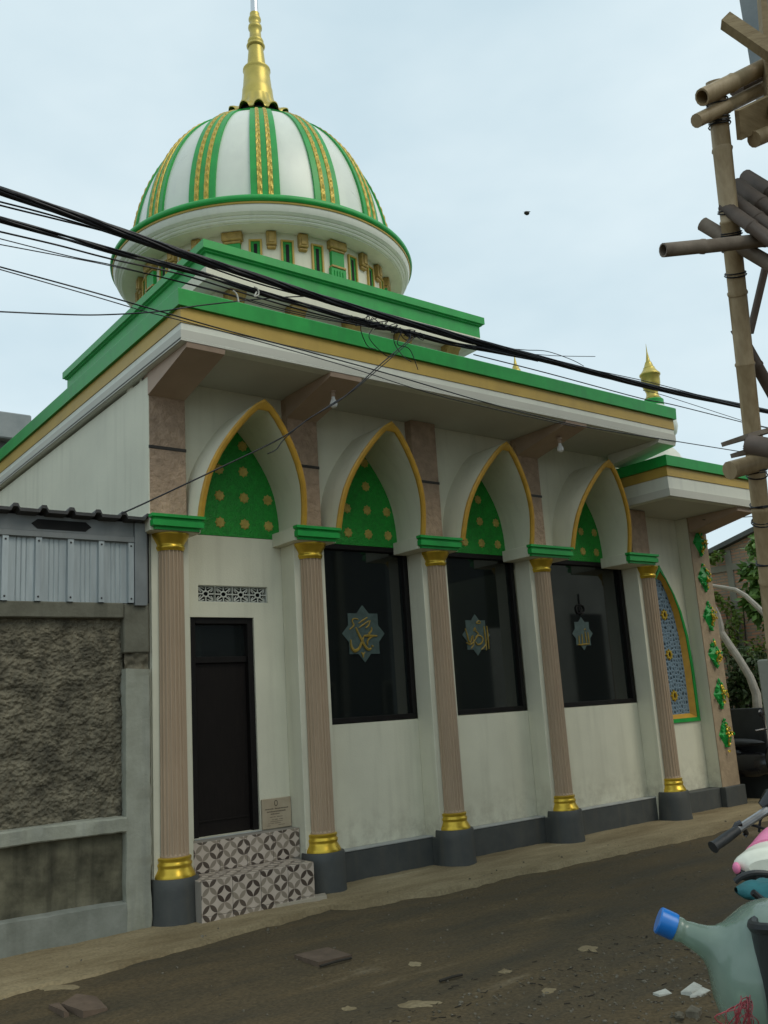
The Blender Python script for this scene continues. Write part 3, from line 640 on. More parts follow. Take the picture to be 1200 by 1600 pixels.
# drum
DC = (3.27, 3.63); DR = 1.83
def pol(a, r, z): return (DC[0]+r*math.cos(a), DC[1]+r*math.sin(a), z)
def abox(mb, a, w, r0, r1, z0, z1, b=.004):
    i = len(mb.v); mb.box(-w/2, w/2, -r1, -r0, z0, z1, b)
    ca, sa = math.cos(a+math.pi/2), math.sin(a+math.pi/2)
    mb.v[i:] = [(DC[0]+x*ca-y*sa, DC[1]+x*sa+y*ca, z) for x, y, z in mb.v[i:]]
    return mb
RS = 7.90
mb = MB(); mb.lathe([(DR, 6.9), (DR, RS+.02)], 96, DC); mb.build('drum', M['white'], mosque)
for k in range(8):
    a = R(226.5+45*k)
    mb = MB(); abox(mb, a, .25, DR-.02, DR+.055, 6.99, 7.50)
    for q in (-.07, -.023, .023, .07):
        i = len(mb.v); abox(mb, a, .02, DR+.054, DR+.068, 7.0, 7.46, .003)
        t = Vector((-math.sin(a), math.cos(a)))*q
        mb.v[i:] = [(x+t.x, y+t.y, z) for x, y, z in mb.v[i:]]
    pp = mb.build('drum_pilaster', M['green'], mosque)
    mb = MB(); abox(mb, a, .21, DR-.02, DR+.05, 7.53, 7.74); mb.build('pilaster_neck', M['green'], pp)
    mb = MB(); abox(mb, a, .28, DR-.02, DR+.09, 7.775, RS-.002, .012); abox(mb, a, .23, DR-.02, DR+.065, 7.74, 7.776, .008)
    mb.build('pilaster_capital', M['gold_old'], pp)
    mb = MB(); abox(mb, a, .235, DR-.02, DR+.07, 7.50, 7.53); mb.build('pilaster_band', M['gold_old'], pp)
    for off in (-13.2, 0, 13.2):
        b = a+R(22.5+off); mb = MB()
        abox(mb, b, .035, DR-.03, DR+.03, 7.0, 7.80); 
        for sx in (-1, 1):
            i = len(mb.v)
        mb = MB()
        for q in (-.075, .075):
            i = len(mb.v); abox(mb, b, .026, DR-.02, DR+.028, 7.02, 7.80, .003)
            t = Vector((-math.sin(b), math.cos(b)))*q; mb.v[i:] = [(x+t.x, y+t.y, z) for x, y, z in mb.v[i:]]
        abox(mb, b, .123, DR-.02, DR+.027, 7.776, 7.80, .003)
        wn = mb.build('drum_window', M['ochre'], mosque)
        mb = MB(); abox(mb, b, .124, DR-.02, DR+.008, 7.02, 7.776, 0); mb.build('green_pane', M['green_dark'], wn)
        mb = MB(); abox(mb, b, .045, DR-.02, DR+.011, 7.05, 7.74, 0); mb.build('dark_slit', M['black'], wn)
    for off in (-6.6, 6.6):
        b = a+R(22.5+off); mb = MB(); abox(mb, b, .135, DR-.02, DR+.075, 7.70, RS-.001, .012); abox(mb, b, .12, DR-.02, DR+.05, 7.66, 7.702, .012); abox(mb, b, .075, DR+.07, DR+.09, 7.73, 7.87, .01)
        mb.build('drum_corbel', M['gold_old'], mosque)
# ring cornice
mb = MB(); mb.lathe([(DR-.02, RS), (2.085, RS), (2.085, RS+.012), (2.11, RS+.015), (2.125, RS+.03), (2.125, RS+.045), (2.14, RS+.048), (2.155, RS+.065), (2.155, RS+.08), (2.17, RS+.082), (2.20, RS+.11), (2.222, RS+.16), (2.225, RS+.20), (1.9, RS+.201)], 128, DC); mb.build('ring_cornice', M['white_trim'], mosque, smooth=22)
mb = MB(); mb.lathe([(1.9, RS+.2015), (2.238, RS+.2015), (2.242, RS+.215), (2.238, RS+.228), (1.9, RS+.229)], 128, DC); mb.build('ring_gold_line', M['ochre'], mosque, smooth=22)
mb = MB(); mb.lathe([(1.7, RS+.23), (2.25, RS+.23), (2.268, RS+.25), (2.272, RS+.275), (2.262, RS+.305), (2.24, RS+.325), (1.85, RS+.34)], 128, DC); mb.build('ring_rim', M['green'], mosque, smooth=50)
# dome
DZ, DRR, DH = 8.33, 1.935, 2.37
def dome_r(z):
    t = min(1, abs(z-DZ)/DH); return DRR*(1-t**1.85)**(1/2.11)
zs = [8.16+(10.69-8.16)*(1-(1-i/40)**1.5) for i in range(41)]
mb = MB(); mb.lathe([(dome_r(z), z) for z in zs], 112, DC); mb.build('dome', M['dome_white'], mosque, smooth=60)
mb = MB(); mb.lathe([(1.9, 8.22), (DRR+.05, 8.22), (DRR+.055, 8.30), (DRR+.02, 8.34), (DRR-.05, 8.35)], 112, DC); mb.build('dome_base_ring', M['green'], mosque, smooth=40)
ztop = [z for z in np.linspace(10.44, 10.66, 8)]
mb = MB(); mb.lathe([(dome_r(10.42)-.02, 10.42), (dome_r(10.44)+.035, 10.44)]+[(dome_r(z)+.04, z+.005) for z in ztop]+[(.52, 10.755), (.40, 10.76)], 112, DC); mb.build('dome_collar', M['green'], mosque, smooth=40)
def strip(a, w, r_off, th, z0, z1, n=36, bead=0):
    mb = MB(); vs = []; m = 0
    for i in range(n+1):
        z = z0+(z1-z0)*(1-(1-i/n)**1.35); r = dome_r(z)
        wz = w*(.34+.66*min(1, r/DRR)**.8)
        da = R(0)
        for (q, o) in ((-1, 0), (-1, th), (-.5, th), (0, th), (.5, th), (1, th), (1, 0)):
            o2 = o
            if bead and o: o2 = th*(.45+.75*abs(math.sin(i*1.571+q*1.4)))
            sgn = q
            ang = a+(sgn*wz/2+0)/max(r, .05)
            vs.append(pol(ang, r+r_off+o2-(.02 if not o else 0), z))
        m = 7
    fs = [(i*m+j, (i+1)*m+j, (i+1)*m+j+1, i*m+j+1) for i in range(n) for j in range(m-1)]+[tuple(range(m)), tuple(range(n*m+m-1, n*m-1, -1))]
    mb.add(vs, fs); return mb
def strip2(a, side, n=90):      # braided gold band lying on a rib, offset to one side of its centre line
    mb = MB(); vs = []; m = 7
    for i in range(n+1):
        z = 8.34+(10.51-8.34)*(1-(1-i/n)**1.35); r = dome_r(z); s = (.34+.66*min(1, r/DRR)**.8)
        off = side*.072*s; w = .066*s
        for j, q in enumerate((-1, -.9, -.45, 0, .45, .9, 1)):
            o = .002 if j in (0, 6) else .013+.011*math.sin(i*1.35+abs(q)*2.6)*(1 if abs(q) < .8 else .3)
            vs.append(pol(a+(off+q*w/2)/max(r, .05), r+.033+o, z))
    fs = [(i*m+j, (i+1)*m+j, (i+1)*m+j+1, i*m+j+1) for i in range(n) for j in range(m-1)]
    mb.add(vs, fs); return mb
for k in range(14):
    a = R(240.7+360/14*k)
    rb = strip(a, .385, 0, .035, 8.30, 10.52).build('dome_rib', M['green'], mosque, smooth=50)
    for s in (-1, 1): strip2(a, s).build('gold_braid', M['braid'], rb, smooth=25)
# finial
FIN = [(.258, 11.24), (.245, 11.36), (.242, 11.42), (.232, 11.44), (.218, 11.60), (.208, 11.72), (.213, 11.76), (.222, 11.775), (.220, 11.80), (.175, 11.815), (.152, 11.83), (.145, 11.92), (.132, 12.06), (.120, 12.18), (.120, 12.20), (.146, 12.225), (.150, 12.245), (.140, 12.27), (.118, 12.28), (.128, 12.31), (.130, 12.33), (.118, 12.36), (.098, 12.38), (.092, 12.48), (.090, 12.54), (.110, 12.565), (.113, 12.59), (.108, 12.62), (.088, 12.64), (.084, 12.70), (.100, 12.725), (.102, 12.75), (.096, 12.775), (.080, 12.79), (.078, 12.86), (.066, 12.87)]
mb = MB(); mb.lathe(FIN, 48, DC); fin = mb.build('finial', M['finial'], mosque, smooth=45)
mb = MB(); mb.lathe([(.066, 12.871), (.062, 12.95), (.056, 13.25), (.045, 13.55), (.004, 13.9)], 24, DC); mb.build('spire_tip', M['silver'], fin)
NL = 14
FL = [(.548, 10.80), (.552, 10.815), (.515, 10.85), (.45, 10.895), (.385, 10.95), (.33, 11.02), (.287, 11.12), (.258, 11.245)]
def flmod(j, a):
    q = math.cos(NL/2*(a-R(240.7)))**2; am = [.022, .022, .024, .022, .018, .012, .006, 0][j]
    return am*(q*2-1)
def flz(j, a):
    ph = abs(((a-R(240.7))*NL/(2*math.pi)+.5) % 1-.5)*2       # 0 mid lobe .. 1 between lobes
    q = math.sqrt(max(0, 1-(ph/.68)**2)); return [.075, .075, .045, .012, 0, 0, 0, 0][j]*q-[.02, .02, .005, 0, 0, 0, 0, 0][j]
mb = MB(); mb.lathe(FL, NL*14, DC, rmod=flmod, zmod=flz); mb.lathe([(r-.035, z) for r, z in FL[::-1]], NL*14, DC, rmod=lambda j, a: flmod(7-j, a), zmod=lambda j, a: flz(7-j, a))
mb.build('scalloped_skirt', M['finial'], fin, smooth=50)
# black core added under the skirt: paints the shade seen in its openings
mb = MB(); mb.lathe([(.49, 10.65), (.475, 10.82), (.30, 10.92)], 40, DC); mb.build('skirt_shade_core', M['black'], fin)

# porch block at the right end
QX0, QX1, QY0, QS = 6.517, 8.72, -.80, 4.055
mb = MB(); mb.box(6.9, 7.12, W+.05, W+.25, 0, QS, 0); mb.box(8.12, 8.55, W+.05, W+.25, 0, QS)
PWX = 7.60; WH = .47
def pw(off):
    pts = [(1.2+off, WH-off), (1.9, WH-off), (2.35, (WH-off)*.93), (2.7, (WH-off)*.76), (2.95, (WH-off)*.53), (3.15, (WH-off)*.27), (3.30-off*1.6, 0)]
    return [(PWX-h, z) for z, h in pts]+[(PWX+h, z) for z, h in reversed(pts[:-1])]
o = pw(0); n = len(o)//2; yw = W+.05
poly = [(7.30-.2+.0, 1.2)]
mb.box(7.12, 8.12, yw, yw+.2, 0, 1.2, 0)
mb.prism([(7.12, 1.2), (7.12, QS), (PWX, QS), (PWX, 3.30)]+list(reversed(o[:n])), yw+.0005, yw+.199)
mb.prism([(PWX, QS), (8.12, QS), (8.12, 1.2)]+list(reversed(o[n+1:]))+[(PWX, 3.30)], yw+.0006, yw+.1985)
mb.box(8.35, 8.55, yw+.2, 3.2, 0, QS); mb.build('porch_wall', M['white'], mosque, smooth=0)
def ringpoly(name, o1, y1, o2, y2, m, par):
    N = len(o1); mb = MB(); mb.add([(x, y1, z) for x, z in o1]+[(x, y2, z) for x, z in o2], [(j, (j+1) % N, N+(j+1) % N, N+j) for j in range(N)]); return mb.build(name, m, par, smooth=30)
mb = MB(); N = len(o)
rings = [(pw(-.035), yw-.001), (pw(-.035), yw-.025), (pw(.015), yw-.025), (pw(.02), yw+.02)]
mb.add([(x, y, z) for p_, y in rings for x, z in p_], [(k*N+j, k*N+(j+1) % N, (k+1)*N+(j+1) % N, (k+1)*N+j) for k in range(3) for j in range(N)])
niche = mb.build('niche_window', M['green'], mosque, smooth=20)
ringpoly('gold_reveal', pw(.018), yw-.01, pw(.075), yw+.06, M['rim'], niche)
mb = MB(); mb.prism(pw(.068), yw+.06, yw+.08); mb.build('mosaic_screen', M['mosaic'], niche, smooth=0)
for zz in (1.53, 2.10, 2.66):
    mb = MB(); y = yw+.058; pts = []
    for k in range(24):
        an = 2*math.pi*k/24; q = .085 if k % 3 == 0 else .06
        pts.append((PWX+.075+q*math.cos(an), zz+q*math.sin(an)))
    N = 24
    mb.add([(x, y, z) for x, z in pts]+[(PWX+.075+(x-PWX-.075)*.85, y-.02, zz+(z-zz)*.85) for x, z in pts]+[(PWX+.075+.03*math.cos(2*math.pi*k/24), y-.02, zz+.04*math.sin(2*math.pi*k/24)) for k in range(24)]+[(PWX+.075+.025*math.cos(2*math.pi*k/24), y-.003, zz+.035*math.sin(2*math.pi*k/24)) for k in range(24)], [(r_*N+k, r_*N+(k+1) % N, (r_+1)*N+(k+1) % N, (r_+1)*N+k) for r_ in range(3) for k in range(N)])
    mb.k = 1; mb.add([(PWX+.075+.026*math.cos(2*math.pi*k/12), y-.004, zz+.036*math.sin(2*math.pi*k/12)) for k in range(12)], [tuple(range(12))])
    mb.build('rosette', [M['gold'], M['black']], niche, smooth=20)
# porch pilaster with diamonds
mb = MB(); mb.box(8.135, 8.565, .10, yw-.001, 0, QS-.003); mb.k = 1; mb.box(8.137, 8.567, .085, .099, 0, QS-.004)
ppil = mb.build('porch_pilaster', [M['white'], M['stucco_porch']], mosque)
for k, zz in enumerate((.955, 1.512, 2.075, 2.617, 3.175, 3.70)):
    xc = 8.345; hw, hh, y0, ya = .14, .185, .084, .02; rq = random.Random(k+40)
    mb = MB(); B = [(xc-hw, y0, zz), (xc, y0, zz-hh), (xc+hw, y0, zz), (xc, y0, zz+hh)]; A = (xc+.01, ya, zz)
    mb.add(B+[A], [(0, 1, 4), (1, 2, 4), (2, 3, 4), (3, 0, 4), (3, 2, 1, 0)])
    for q in range(14):
        z_ = zz+rq.uniform(-.2, .2); s_ = (1-abs(z_-zz)/hh); mb.blob((xc+rq.choice((-1, 1))*hw*s_*rq.uniform(.7, 1), y0-.01-.03*rq.random(), z_), .026, q, 3, 5, .9)
    dm = mb.build('diamond_ornament', M['green'], ppil, smooth=0)
    mb = MB()
    for q in range(22):
        z_ = zz+rq.gauss(-.01, .075); s_ = max(.05, 1-abs(z_-zz)/hh); x_ = xc+hw*s_*rq.uniform(-.15, .95); y_ = y0-.035-.055*s_*rq.uniform(.3, 1)
        mb.blob((x_, y_, z_), (rq.uniform(.010, .026), .016, rq.uniform(.010, .028)), q+k*7, 3, 5, .9)
    mb.build('gold_leaves', M['gold'], dm, smooth=0)
    mb = MB()
    for q in range(10):
        z_ = zz+rq.gauss(0, .09); s_ = max(.05, 1-abs(z_-zz)/hh); mb.blob((xc+hw*s_*rq.uniform(-.1, .9), y0-.03-.05*s_*rq.random(), z_), (.02, .014, .024), q+k*7, 3, 5, .9)
    mb.build('green_leaves', M['green'], dm, smooth=0)
mb = MB(); mb.box(6.92, 8.6, W-.13, yw-.001, -.03, .26, .008); mb.box(8.115, 8.60, .03, W-.131, -.03, .262, .008); mb.build('porch_base', M['plinth'], mosque)
pth = [(QX0, 3.6), (QX0, QY0), (QX1, QY0), (QX1, 3.6)]
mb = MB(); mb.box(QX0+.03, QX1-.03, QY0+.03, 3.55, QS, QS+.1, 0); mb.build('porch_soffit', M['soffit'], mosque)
z = QS
mb = MB(); mb.sweep(pth, [(-.15, z-.003), (-.06, z-.003), (-.06, z+.015), (-.04, z+.02), (-.04, z+.04), (-.07, z+.045), (-.07, z+.07), (-.045, z+.08), (-.045, z+.265), (-.2, z+.266)], False); mb.build('porch_cornice', M['white_trim'], mosque, smooth=20)
mb = MB(); mb.sweep(pth, [(-.2, z+.267), (-.035, z+.267), (-.035, z+.395), (-.2, z+.396)], False); mb.build('porch_gold_band', M['ochre'], mosque, smooth=20)
mb = MB(); mb.sweep(pth, [(-.3, z+.397), (0, z+.397), (.005, z+.53), (-.006, z+.538), (-.3, z+.539)], False); mb.build('porch_coping', M['green'], mosque, smooth=20)
mb = MB(); mb.box(QX0+.2, QX1-.2, QY0+.2, 3.5, z+.42, z+.5, 0); mb.build('porch_roof', M['raw_concrete'], mosque)
for x in (8.35,):
    mb = MB(); mb.prism([(.08, QS-.22), (.08, QS-.003), (-.72, QS-.003), (-.72, QS-.06)], x-.2, x+.2, 'x'); mb.build('porch_bracket', M['bracket'], mosque, smooth=0)
mb = MB(); mb.prism([(8.575, QS-.2), (8.575, QS-.004), (8.69, QS-.004), (8.69, QS-.06)], .12, .5, 'y'); mb.build('porch_bracket', M['bracket'], mosque, smooth=0)
# small minarets
def minaret(x, y, z, parent):
    c = (x, y)
    mb = MB(); mb.lathe([(.33, z-.1), (.33, z+.30), (.30, z+.33), (.285, z+.38), (.24, z+.44), (.20, z+.49), (.19, z+.52)], 40, c); t = mb.build('turret', M['white_trim'], parent, smooth=40)
    mb = MB(); mb.lathe([(.17, z+.519), (.205, z+.53), (.205, z+.59), (.18, z+.605)], 40, c); mb.build('turret_ring', M['green'], t)
    mb = MB(); mb.lathe([(.16, z+.60), (.22, z+.64), (.285, z+.72), (.312, z+.82), (.305, z+.92), (.265, z+1.03), (.20, z+1.12), (.15, z+1.18)], 40, c); mb.build('turret_bulb', M['dome_white'], t, smooth=60)
    mb = MB(); mb.lathe([(.13, z+1.17), (.155, z+1.18), (.155, z+1.27), (.14, z+1.285), (.1, z+1.29)], 40, c); mb.build('turret_collar', M['green'], t)
    mb = MB(); mb.lathe([(.12, z+1.285), (.122, z+1.31), (.105, z+1.325), (.092, z+1.36), (.088, z+1.40), (.10, z+1.43), (.128, z+1.49), (.140, z+1.55), (.142, z+1.66), (.150, z+1.668), (.158, z+1.68), (.158, z+1.70), (.148, z+1.71), (.120, z+1.74), (.098, z+1.775), (.088, z+1.79), (.088, z+1.805), (.075, z+1.815), (.058, z+1.87), (.050, z+1.885), (.050, z+1.895), (.036, z+1.905), (.024, z+1.97), (.010, z+2.06), (.004, z+2.16), (.002, z+2.2)], 40, c); mb.build('turret_finial', M['finial'], t, smooth=45)
minaret(8.14, .40, 4.68, mosque)
p_ = PD(806, 578, 17.5); minaret(p_[0], p_[1], p_[2]-1.81, mosque)
mb = MB(); mb.box(p_[0]-1, p_[0]+3, p_[1]-.8, p_[1]+3, 0, p_[2]-1.85); mb.build('rear_annex', M['white'], mosque)

# light bulbs on the brackets
for (x, y, z), lb in (((1.487, -.56, 4.64), 'white light bulb on the bracket between the first and second arches'), ((4.80, -.53, 4.60), 'white light bulb on the bracket between the third and fourth arches')):
    t = thing('light_bulb', lb, 'light bulb', (x, y, z), 'bulbs under the eave')
    mb = MB(); mb.lathe([(.035, z+.055), (.035, z+.035), (.022, z+.03), (.022, z-.01)], 20, (x, y), caps=True); mb.build('socket', M['bracket'], t)
    mb = MB(); mb.lathe([(.018, z-.008), (.020, z-.03), (.034, z-.06), (.040, z-.085), (.034, z-.108), (.018, z-.12), (.002, z-.123)], 20, (x, y)); mb.build('bulb', M['bulb'], t, smooth=70)
# marble plaque
t = thing('plaque', 'small beige marble plaque beside the dark door above the patterned steps', 'plaque', (1.13, .24, .57))
mb = MB(); mb.box(.985, 1.30, W-.028, W-.004, .575, .845, .004); mb.build('slab', M['marble'], t)
mb = MB(); yq = W-.0295
for j, (zz, segs, th) in enumerate(((.752, ((.03, .12), (.135, .28)), .012), (.727, ((.05, .08), (.085, .255)), .012), (.705, ((.09, .19),), .010), (.678, ((.08, .11), (.12, .14), (.155, .215)), .006), (.655, ((.10, .12), (.13, .165), (.18, .22)), .006), (.638, ((.085, .215),), .005), (.622, ((.06, .12), (.13, .2)), .005), (.604, ((.05, .09), (.17, .24)), .005))):
    for a, b in segs:
        x = a
        while x < b-.004:
            w_ = random.uniform(.006, .014); mb.box(.985+x, .985+min(b, x+w_), yq, yq+.002, zz-th/2, zz+th/2*random.uniform(.5, 1), 0); x += w_+.0035
for k in range(16):
    an = 2*math.pi*k/16; mb.box(1.135+.016*math.cos(an)-.004, 1.135+.016*math.cos(an)+.004, yq, yq+.002, .800+.024*math.sin(an)-.004, .800+.024*math.sin(an)+.004, 0)
mb.build('inscription', M['engrave'], t, smooth=0)

# ------------------------------------------------------------------ neighbour's boundary wall and metal shed (left)
wl = thing('boundary_wall', 'rough mossy rubble wall with pale concrete post left of the mosque', 'wall', (-1.2, 0, 0))
mb = MB(); x0, x1, z0, z1 = -2.6, -.425, .86, 2.50
def rub(u, v):
    x = x0+(x1-x0)*u; z = z0+(z1-z0)*v
    p = Vector((x*4.2, z*4.6, 1)); w = Vector((mnoise.noise(p*2), mnoise.noise(p*2+Vector((9, 0, 0))), 0))*.10; p = p+w
    v1 = mnoise.voronoi(p*2.6)[0][0]; v2 = mnoise.voronoi(p*5.5+Vector((5, 2, 0)))[0][0]; v3 = mnoise.voronoi(p*11)[0][0]
    big = .5+.8*mnoise.noise(p*.7)
    d = .020*mnoise.noise(p*.8)+.022*(.5-v1)*big+.024*(.45-v2)+.014*(.45-v3)+.006*mnoise.noise(p*20)
    return (x, .040-d*1.15, z)
mb.grid(rub, 400, 300); mb.build('rubble_panel', M['rubble'], wl, smooth=70)
mb = MB(); mb.box(-4.2, -.2, .09, .2, -.05, 2.6, 0); mb.build('wall_core', M['rubble'], wl)
mb = MB()
def post(u, v):
    z = -.03+2.09*v; e = .012*mnoise.noise(Vector((z*4, 1, 0)))
    a = [(-.435+e*.6, .09), (-.437+e*.6, -.035), (-.432+e, -.045), (-.225+e, -.045), (-.218+e+.012*mnoise.noise(Vector((z*9, 5, 0))), -.035), (-.215, .09)][round(u*5)]
    return (a[0], a[1]+.004*mnoise.noise(Vector((a[0]*9, z*6, 3))), z+(.02*mnoise.noise(Vector((a[0]*20, 0, 0))) if v == 1 else 0))
mb.grid(post, 5, 60); mb.add([post(k/5, 1) for k in range(6)], [tuple(range(6))]); mb.build('concrete_post', M['concrete'], wl, smooth=40)
mb = MB()
def led(u, v):
    x = -4.2+3.765*u; a = [(.05, .765), (-.05, .757), (-.062, .768), (-.062, .862), (-.05, .876), (.06, .884)][round(v*5)]
    return (x, a[0]+.006*mnoise.noise(Vector((x*6, a[1]*9, 0))), a[1]+.010*mnoise.noise(Vector((x*3, a[0]*9, 8)))+.005*mnoise.noise(Vector((x*15, 3, 8))))
mb.grid(led, 160, 5); mb.build('concrete_ledge', M['concrete'], wl, smooth=40)
mb = MB(); mb.grid(lambda u, v: (-4.2+3.765*u, .035-.018*mnoise.noise(Vector((u*15, v*3, 2))), .20+.56*v), 120, 20); mb.build('stained_panel', M['moss'], wl, smooth=50)
mb = MB()
def foo(u, v):
    x = -4.2+3.77*u; top = .215+.05*(1-u)*1.1; a = [(-.05, -.08), (-.045, top-.01), (-.03, top), (.05, top+.01)][round(v*3)]
    return (x, a[0]+.008*mnoise.noise(Vector((x*4, a[1]*3, 0))), a[1]+.008*mnoise.noise(Vector((x*5, 2, a[0]))))
mb.grid(foo, 120, 3); mb.build('footing', M['footing'], wl, smooth=40)
mb = MB(); mb.box(-4.2, -.445, -.035, .09, 2.495, 2.625, .008); mb.build('top_beam', M['beam'], wl)
mb = MB(); mb.box(-.443, -.215, -.03, .09, 2.20, 2.622, .01); mb.build('beam_end', M['beam'], wl)
mb = MB(); mb.grid(lambda u, v: (-.43+.215*u, -.0-.03*mnoise.noise(Vector((u*4, v*4, 2))), 2.03+.19*v), 16, 14); mb.build('rubble_patch', M['rubble'], wl)
sh = thing('metal_shed', 'grey corrugated metal sheeting with dark roof edge above the rubble wall', 'metal shed', (-1.2, 0, 2.63))
# corrugated sheet: flats and ribs
mb = MB(); pts = []; x = -.31
PITCH = .262
xs_ = []
base = -.385
k = 0
while base-PITCH*k > -4.2:
    r0 = base-PITCH*k
    xs_ += [(r0+.03, -.02), (r0+.024, -.052), (r0-.024, -.052), (r0-.03, -.02)]
    for q in (.09, .13, .17): xs_ += [(r0-q+.006, -.02), (r0-q, -.014), (r0-q-.006, -.02)]
    k += 1
xs_ = [(-.30, -.02)]+xs_
vs = [(a, b, 2.625) for a, b in xs_]+[(a, b, 3.16) for a, b in xs_]; n = len(xs_)
mb.add(vs, [(i, i+1, n+i+1, n+i) for i in range(n-1)]); sheet = mb.build('sheet_cladding', M['sheet'], sh, smooth=0)
for i in range(6):
    for zz in (2.66, 3.12):
        mb = MB(); mb.blob((base-PITCH*i, -.054, zz), .009, i, 4, 6, 0); mb.build('screw', M['roof_sheet'], sheet)
mb = MB(); mb.box(-.355, -.245, -.062, .0, 2.60, 3.33, .004); mb.box(-.235, -.225, -.03, .0, 2.62, 3.33, .002)
mb.build('corner_flashing', M['sheet_frame'], sh)
mb = MB(); mb.box(-4.2, -.357, -.06, .0, 3.15, 3.20, .004); mb.box(-4.2, -.357, -.045, .0, 3.20, 3.335, .004); mb.build('top_rail', M['sheet_frame'], sh)
for xc in (-.985, -1.9):
    mb = MB(); mb.prism([(xc-.25, 3.262), (xc-.2, 3.302), (xc+.2, 3.302), (xc+.25, 3.262), (xc+.2, 3.222), (xc-.2, 3.222)], -.051, -.0445); mb.build('vent_slot', M['black'], sh, smooth=0)
mb = MB(); pr = []
x = -.165
while x > -4.3:
    pr += [(x, 0), (x-.065, .0), (x-.082, .035), (x-.118, .035), (x-.135, 0)]; x -= .225
n = len(pr)
vs = [(a, -.16, 3.362+b) for a, b in pr]+[(a, 3.0, 3.10+b) for a, b in pr]+[(a, -.16, 3.335+b) for a, b in pr]+[(a, 3.0, 3.08+b) for a, b in pr]
mb.add(vs, [(i, i+1, n+i+1, n+i) for i in range(n-1)]+[(2*n+i, 2*n+i+1, 3*n+i+1, 3*n+i) for i in range(n-1)]+[(i, i+1, 2*n+i+1, 2*n+i) for i in range(n-1)]); mb.build('roof_sheet', M['roof_sheet'], sh, smooth=0)
mb = MB(); mb.box(-4.2, -.2, .005, .1, 2.63, 3.32, 0); mb.build('backing', M['black'], sh)
# grey building far left
fb = thing('concrete_building', 'grey concrete building seen behind the left roof slope', 'building', (0, 15, 0))
mb = MB(); mb.box(-14, 2.9, 14, 22, 8.35, 9.0, .03); mb.build('roof_slab', M['raw_concrete'], fb)
mb = MB(); mb.box(-14, 2.6, 14.3, 21, 0, 8.35); mb.build('wall', M['dark_wall'], fb)

# ------------------------------------------------------------------ right background
bh_ = thing('brick_house', 'brick house gable with concrete frame beyond the porch on the right', 'house', (16, 5, 0))
mb = MB(); mb.prism([(-3.0, 0), (12, 0), (12, 2.2), (3.68, 4.33), (-3.0, 6.05)], 14, 14.2, 'x'); mb.box(14.2, 22, -2.9, 11.9, 0, 3.2); mb.build('brick_wall', M['brick'], bh_, smooth=0)
mb = MB(); mb.prism([(-3.4, 6.16), (12.3, 2.12), (12.3, 2.22), (-3.4, 6.26)], 13.85, 22, 'x'); mb.build('roof', M['dark_wall'], bh_, smooth=0)
mb = MB(); mb.box(13.97, 14.02, -3, 12, 3.98, 4.12); mb.build('ring_beam', M['post'], bh_)
for y in (3.1, .6, 5.6): mb = MB(); mb.box(13.965, 14.015, y-.07, y+.07, 0, 4.4 if y < 4 else 3.9); mb.build('concrete_column', M['post'], bh_)
gt = tag(MB().box(9.2, 9.26, -.02, 3.2, -.05, 1.28, .01).build('low_wall', M['dark_gate']), 'low dark grey wall beyond the porch pilaster', 'wall')
gt['label'] = 'low dark grey wall beyond the right end of the porch'
def leaves(mb, clumps, n, size, seed, flat=.5):
    rnd = random.Random(seed)
    for i in range(n):
        c, r = clumps[rnd.randrange(len(clumps))]
        d = Vector((rnd.gauss(0, 1), rnd.gauss(0, 1), rnd.gauss(0, 1))).normalized()*(rnd.random()**.45)
        p = Vector((c[0]+d.x*r[0], c[1]+d.y*r[1], c[2]+d.z*r[2]))
        t = Vector((rnd.gauss(0, 1), rnd.gauss(0, 1), rnd.gauss(-.5, .6))).normalized(); u = t.orthogonal().normalized()
        u = (Matrix.Rotation(rnd.random()*6.28, 3, t) @ u); w = t.cross(u)
        s = size*rnd.uniform(.6, 1.3)
        mb.add([p, p+t*s*.45+u*s*.26+w*s*.06, p+t*s, p+t*s*.45-u*s*.26+w*s*.06], [(0, 1, 2), (0, 2, 3)])
tr = thing('broadleaf_tree', 'green broadleaf tree in front of the brick house gable', 'tree', PX(1185, 1060, 12.0))
cl = []
for (px, py, r) in ((1188, 850, .25), (1200, 870, .35), (1192, 900, .32), (1184, 925, .26), (1202, 935, .35), (1188, 955, .2), (1222, 900, .6), (1210, 965, .35), (1172, 940, .16), (1235, 850, .6), (1170, 890, .16)):
    cl.append((PX(px, py, 12.2), (r, r, r*.8)))
mb = MB(); leaves(mb, cl, 1500, .17, 3); mb.build('crown', M['leaf'], tr, smooth=0)
b = PX(1215, 960, 12.4)
mb = MB(); mb.tube([(b[0]+.2, b[1], -.1), (b[0]+.1, b[1], 1.6), b, (b[0], b[1], 3.7)], [.12, .10, .07, .03], 10); mb.build('trunk', M['bark_pale'], tr)
tr = thing('bush', 'dark leafy bush behind the low dark wall', 'bush', PX(1165, 1110, 11))
cl = [(PX(px, py, 11.2), (r, r, r)) for px, py, r in ((1155, 1030, .25), (1170, 1050, .35), (1160, 1080, .3), (1180, 1075, .35), (1150, 1065, .22), (1192, 1040, .3), (1175, 1100, .3), (1150, 1100, .3))]
mb = MB(); leaves(mb, cl, 1500, .12, 5); mb.build('foliage', M['leaf2'], tr, smooth=0)
mb = MB(); b = PX(1168, 1100, 11.2)
for k in range(5): mb.tube([(b[0], b[1], -.1), (b[0]+.2*math.cos(k*1.3), b[1]+.2*math.sin(k*1.3), b[2]+.3)], [.02, .008], 5)
mb.build('stem', M['twig'], tr)
tr = thing('climbing_plant', 'yellow green creeper hanging on the brick house wall', 'plant', PX(1130, 960, 13.8))
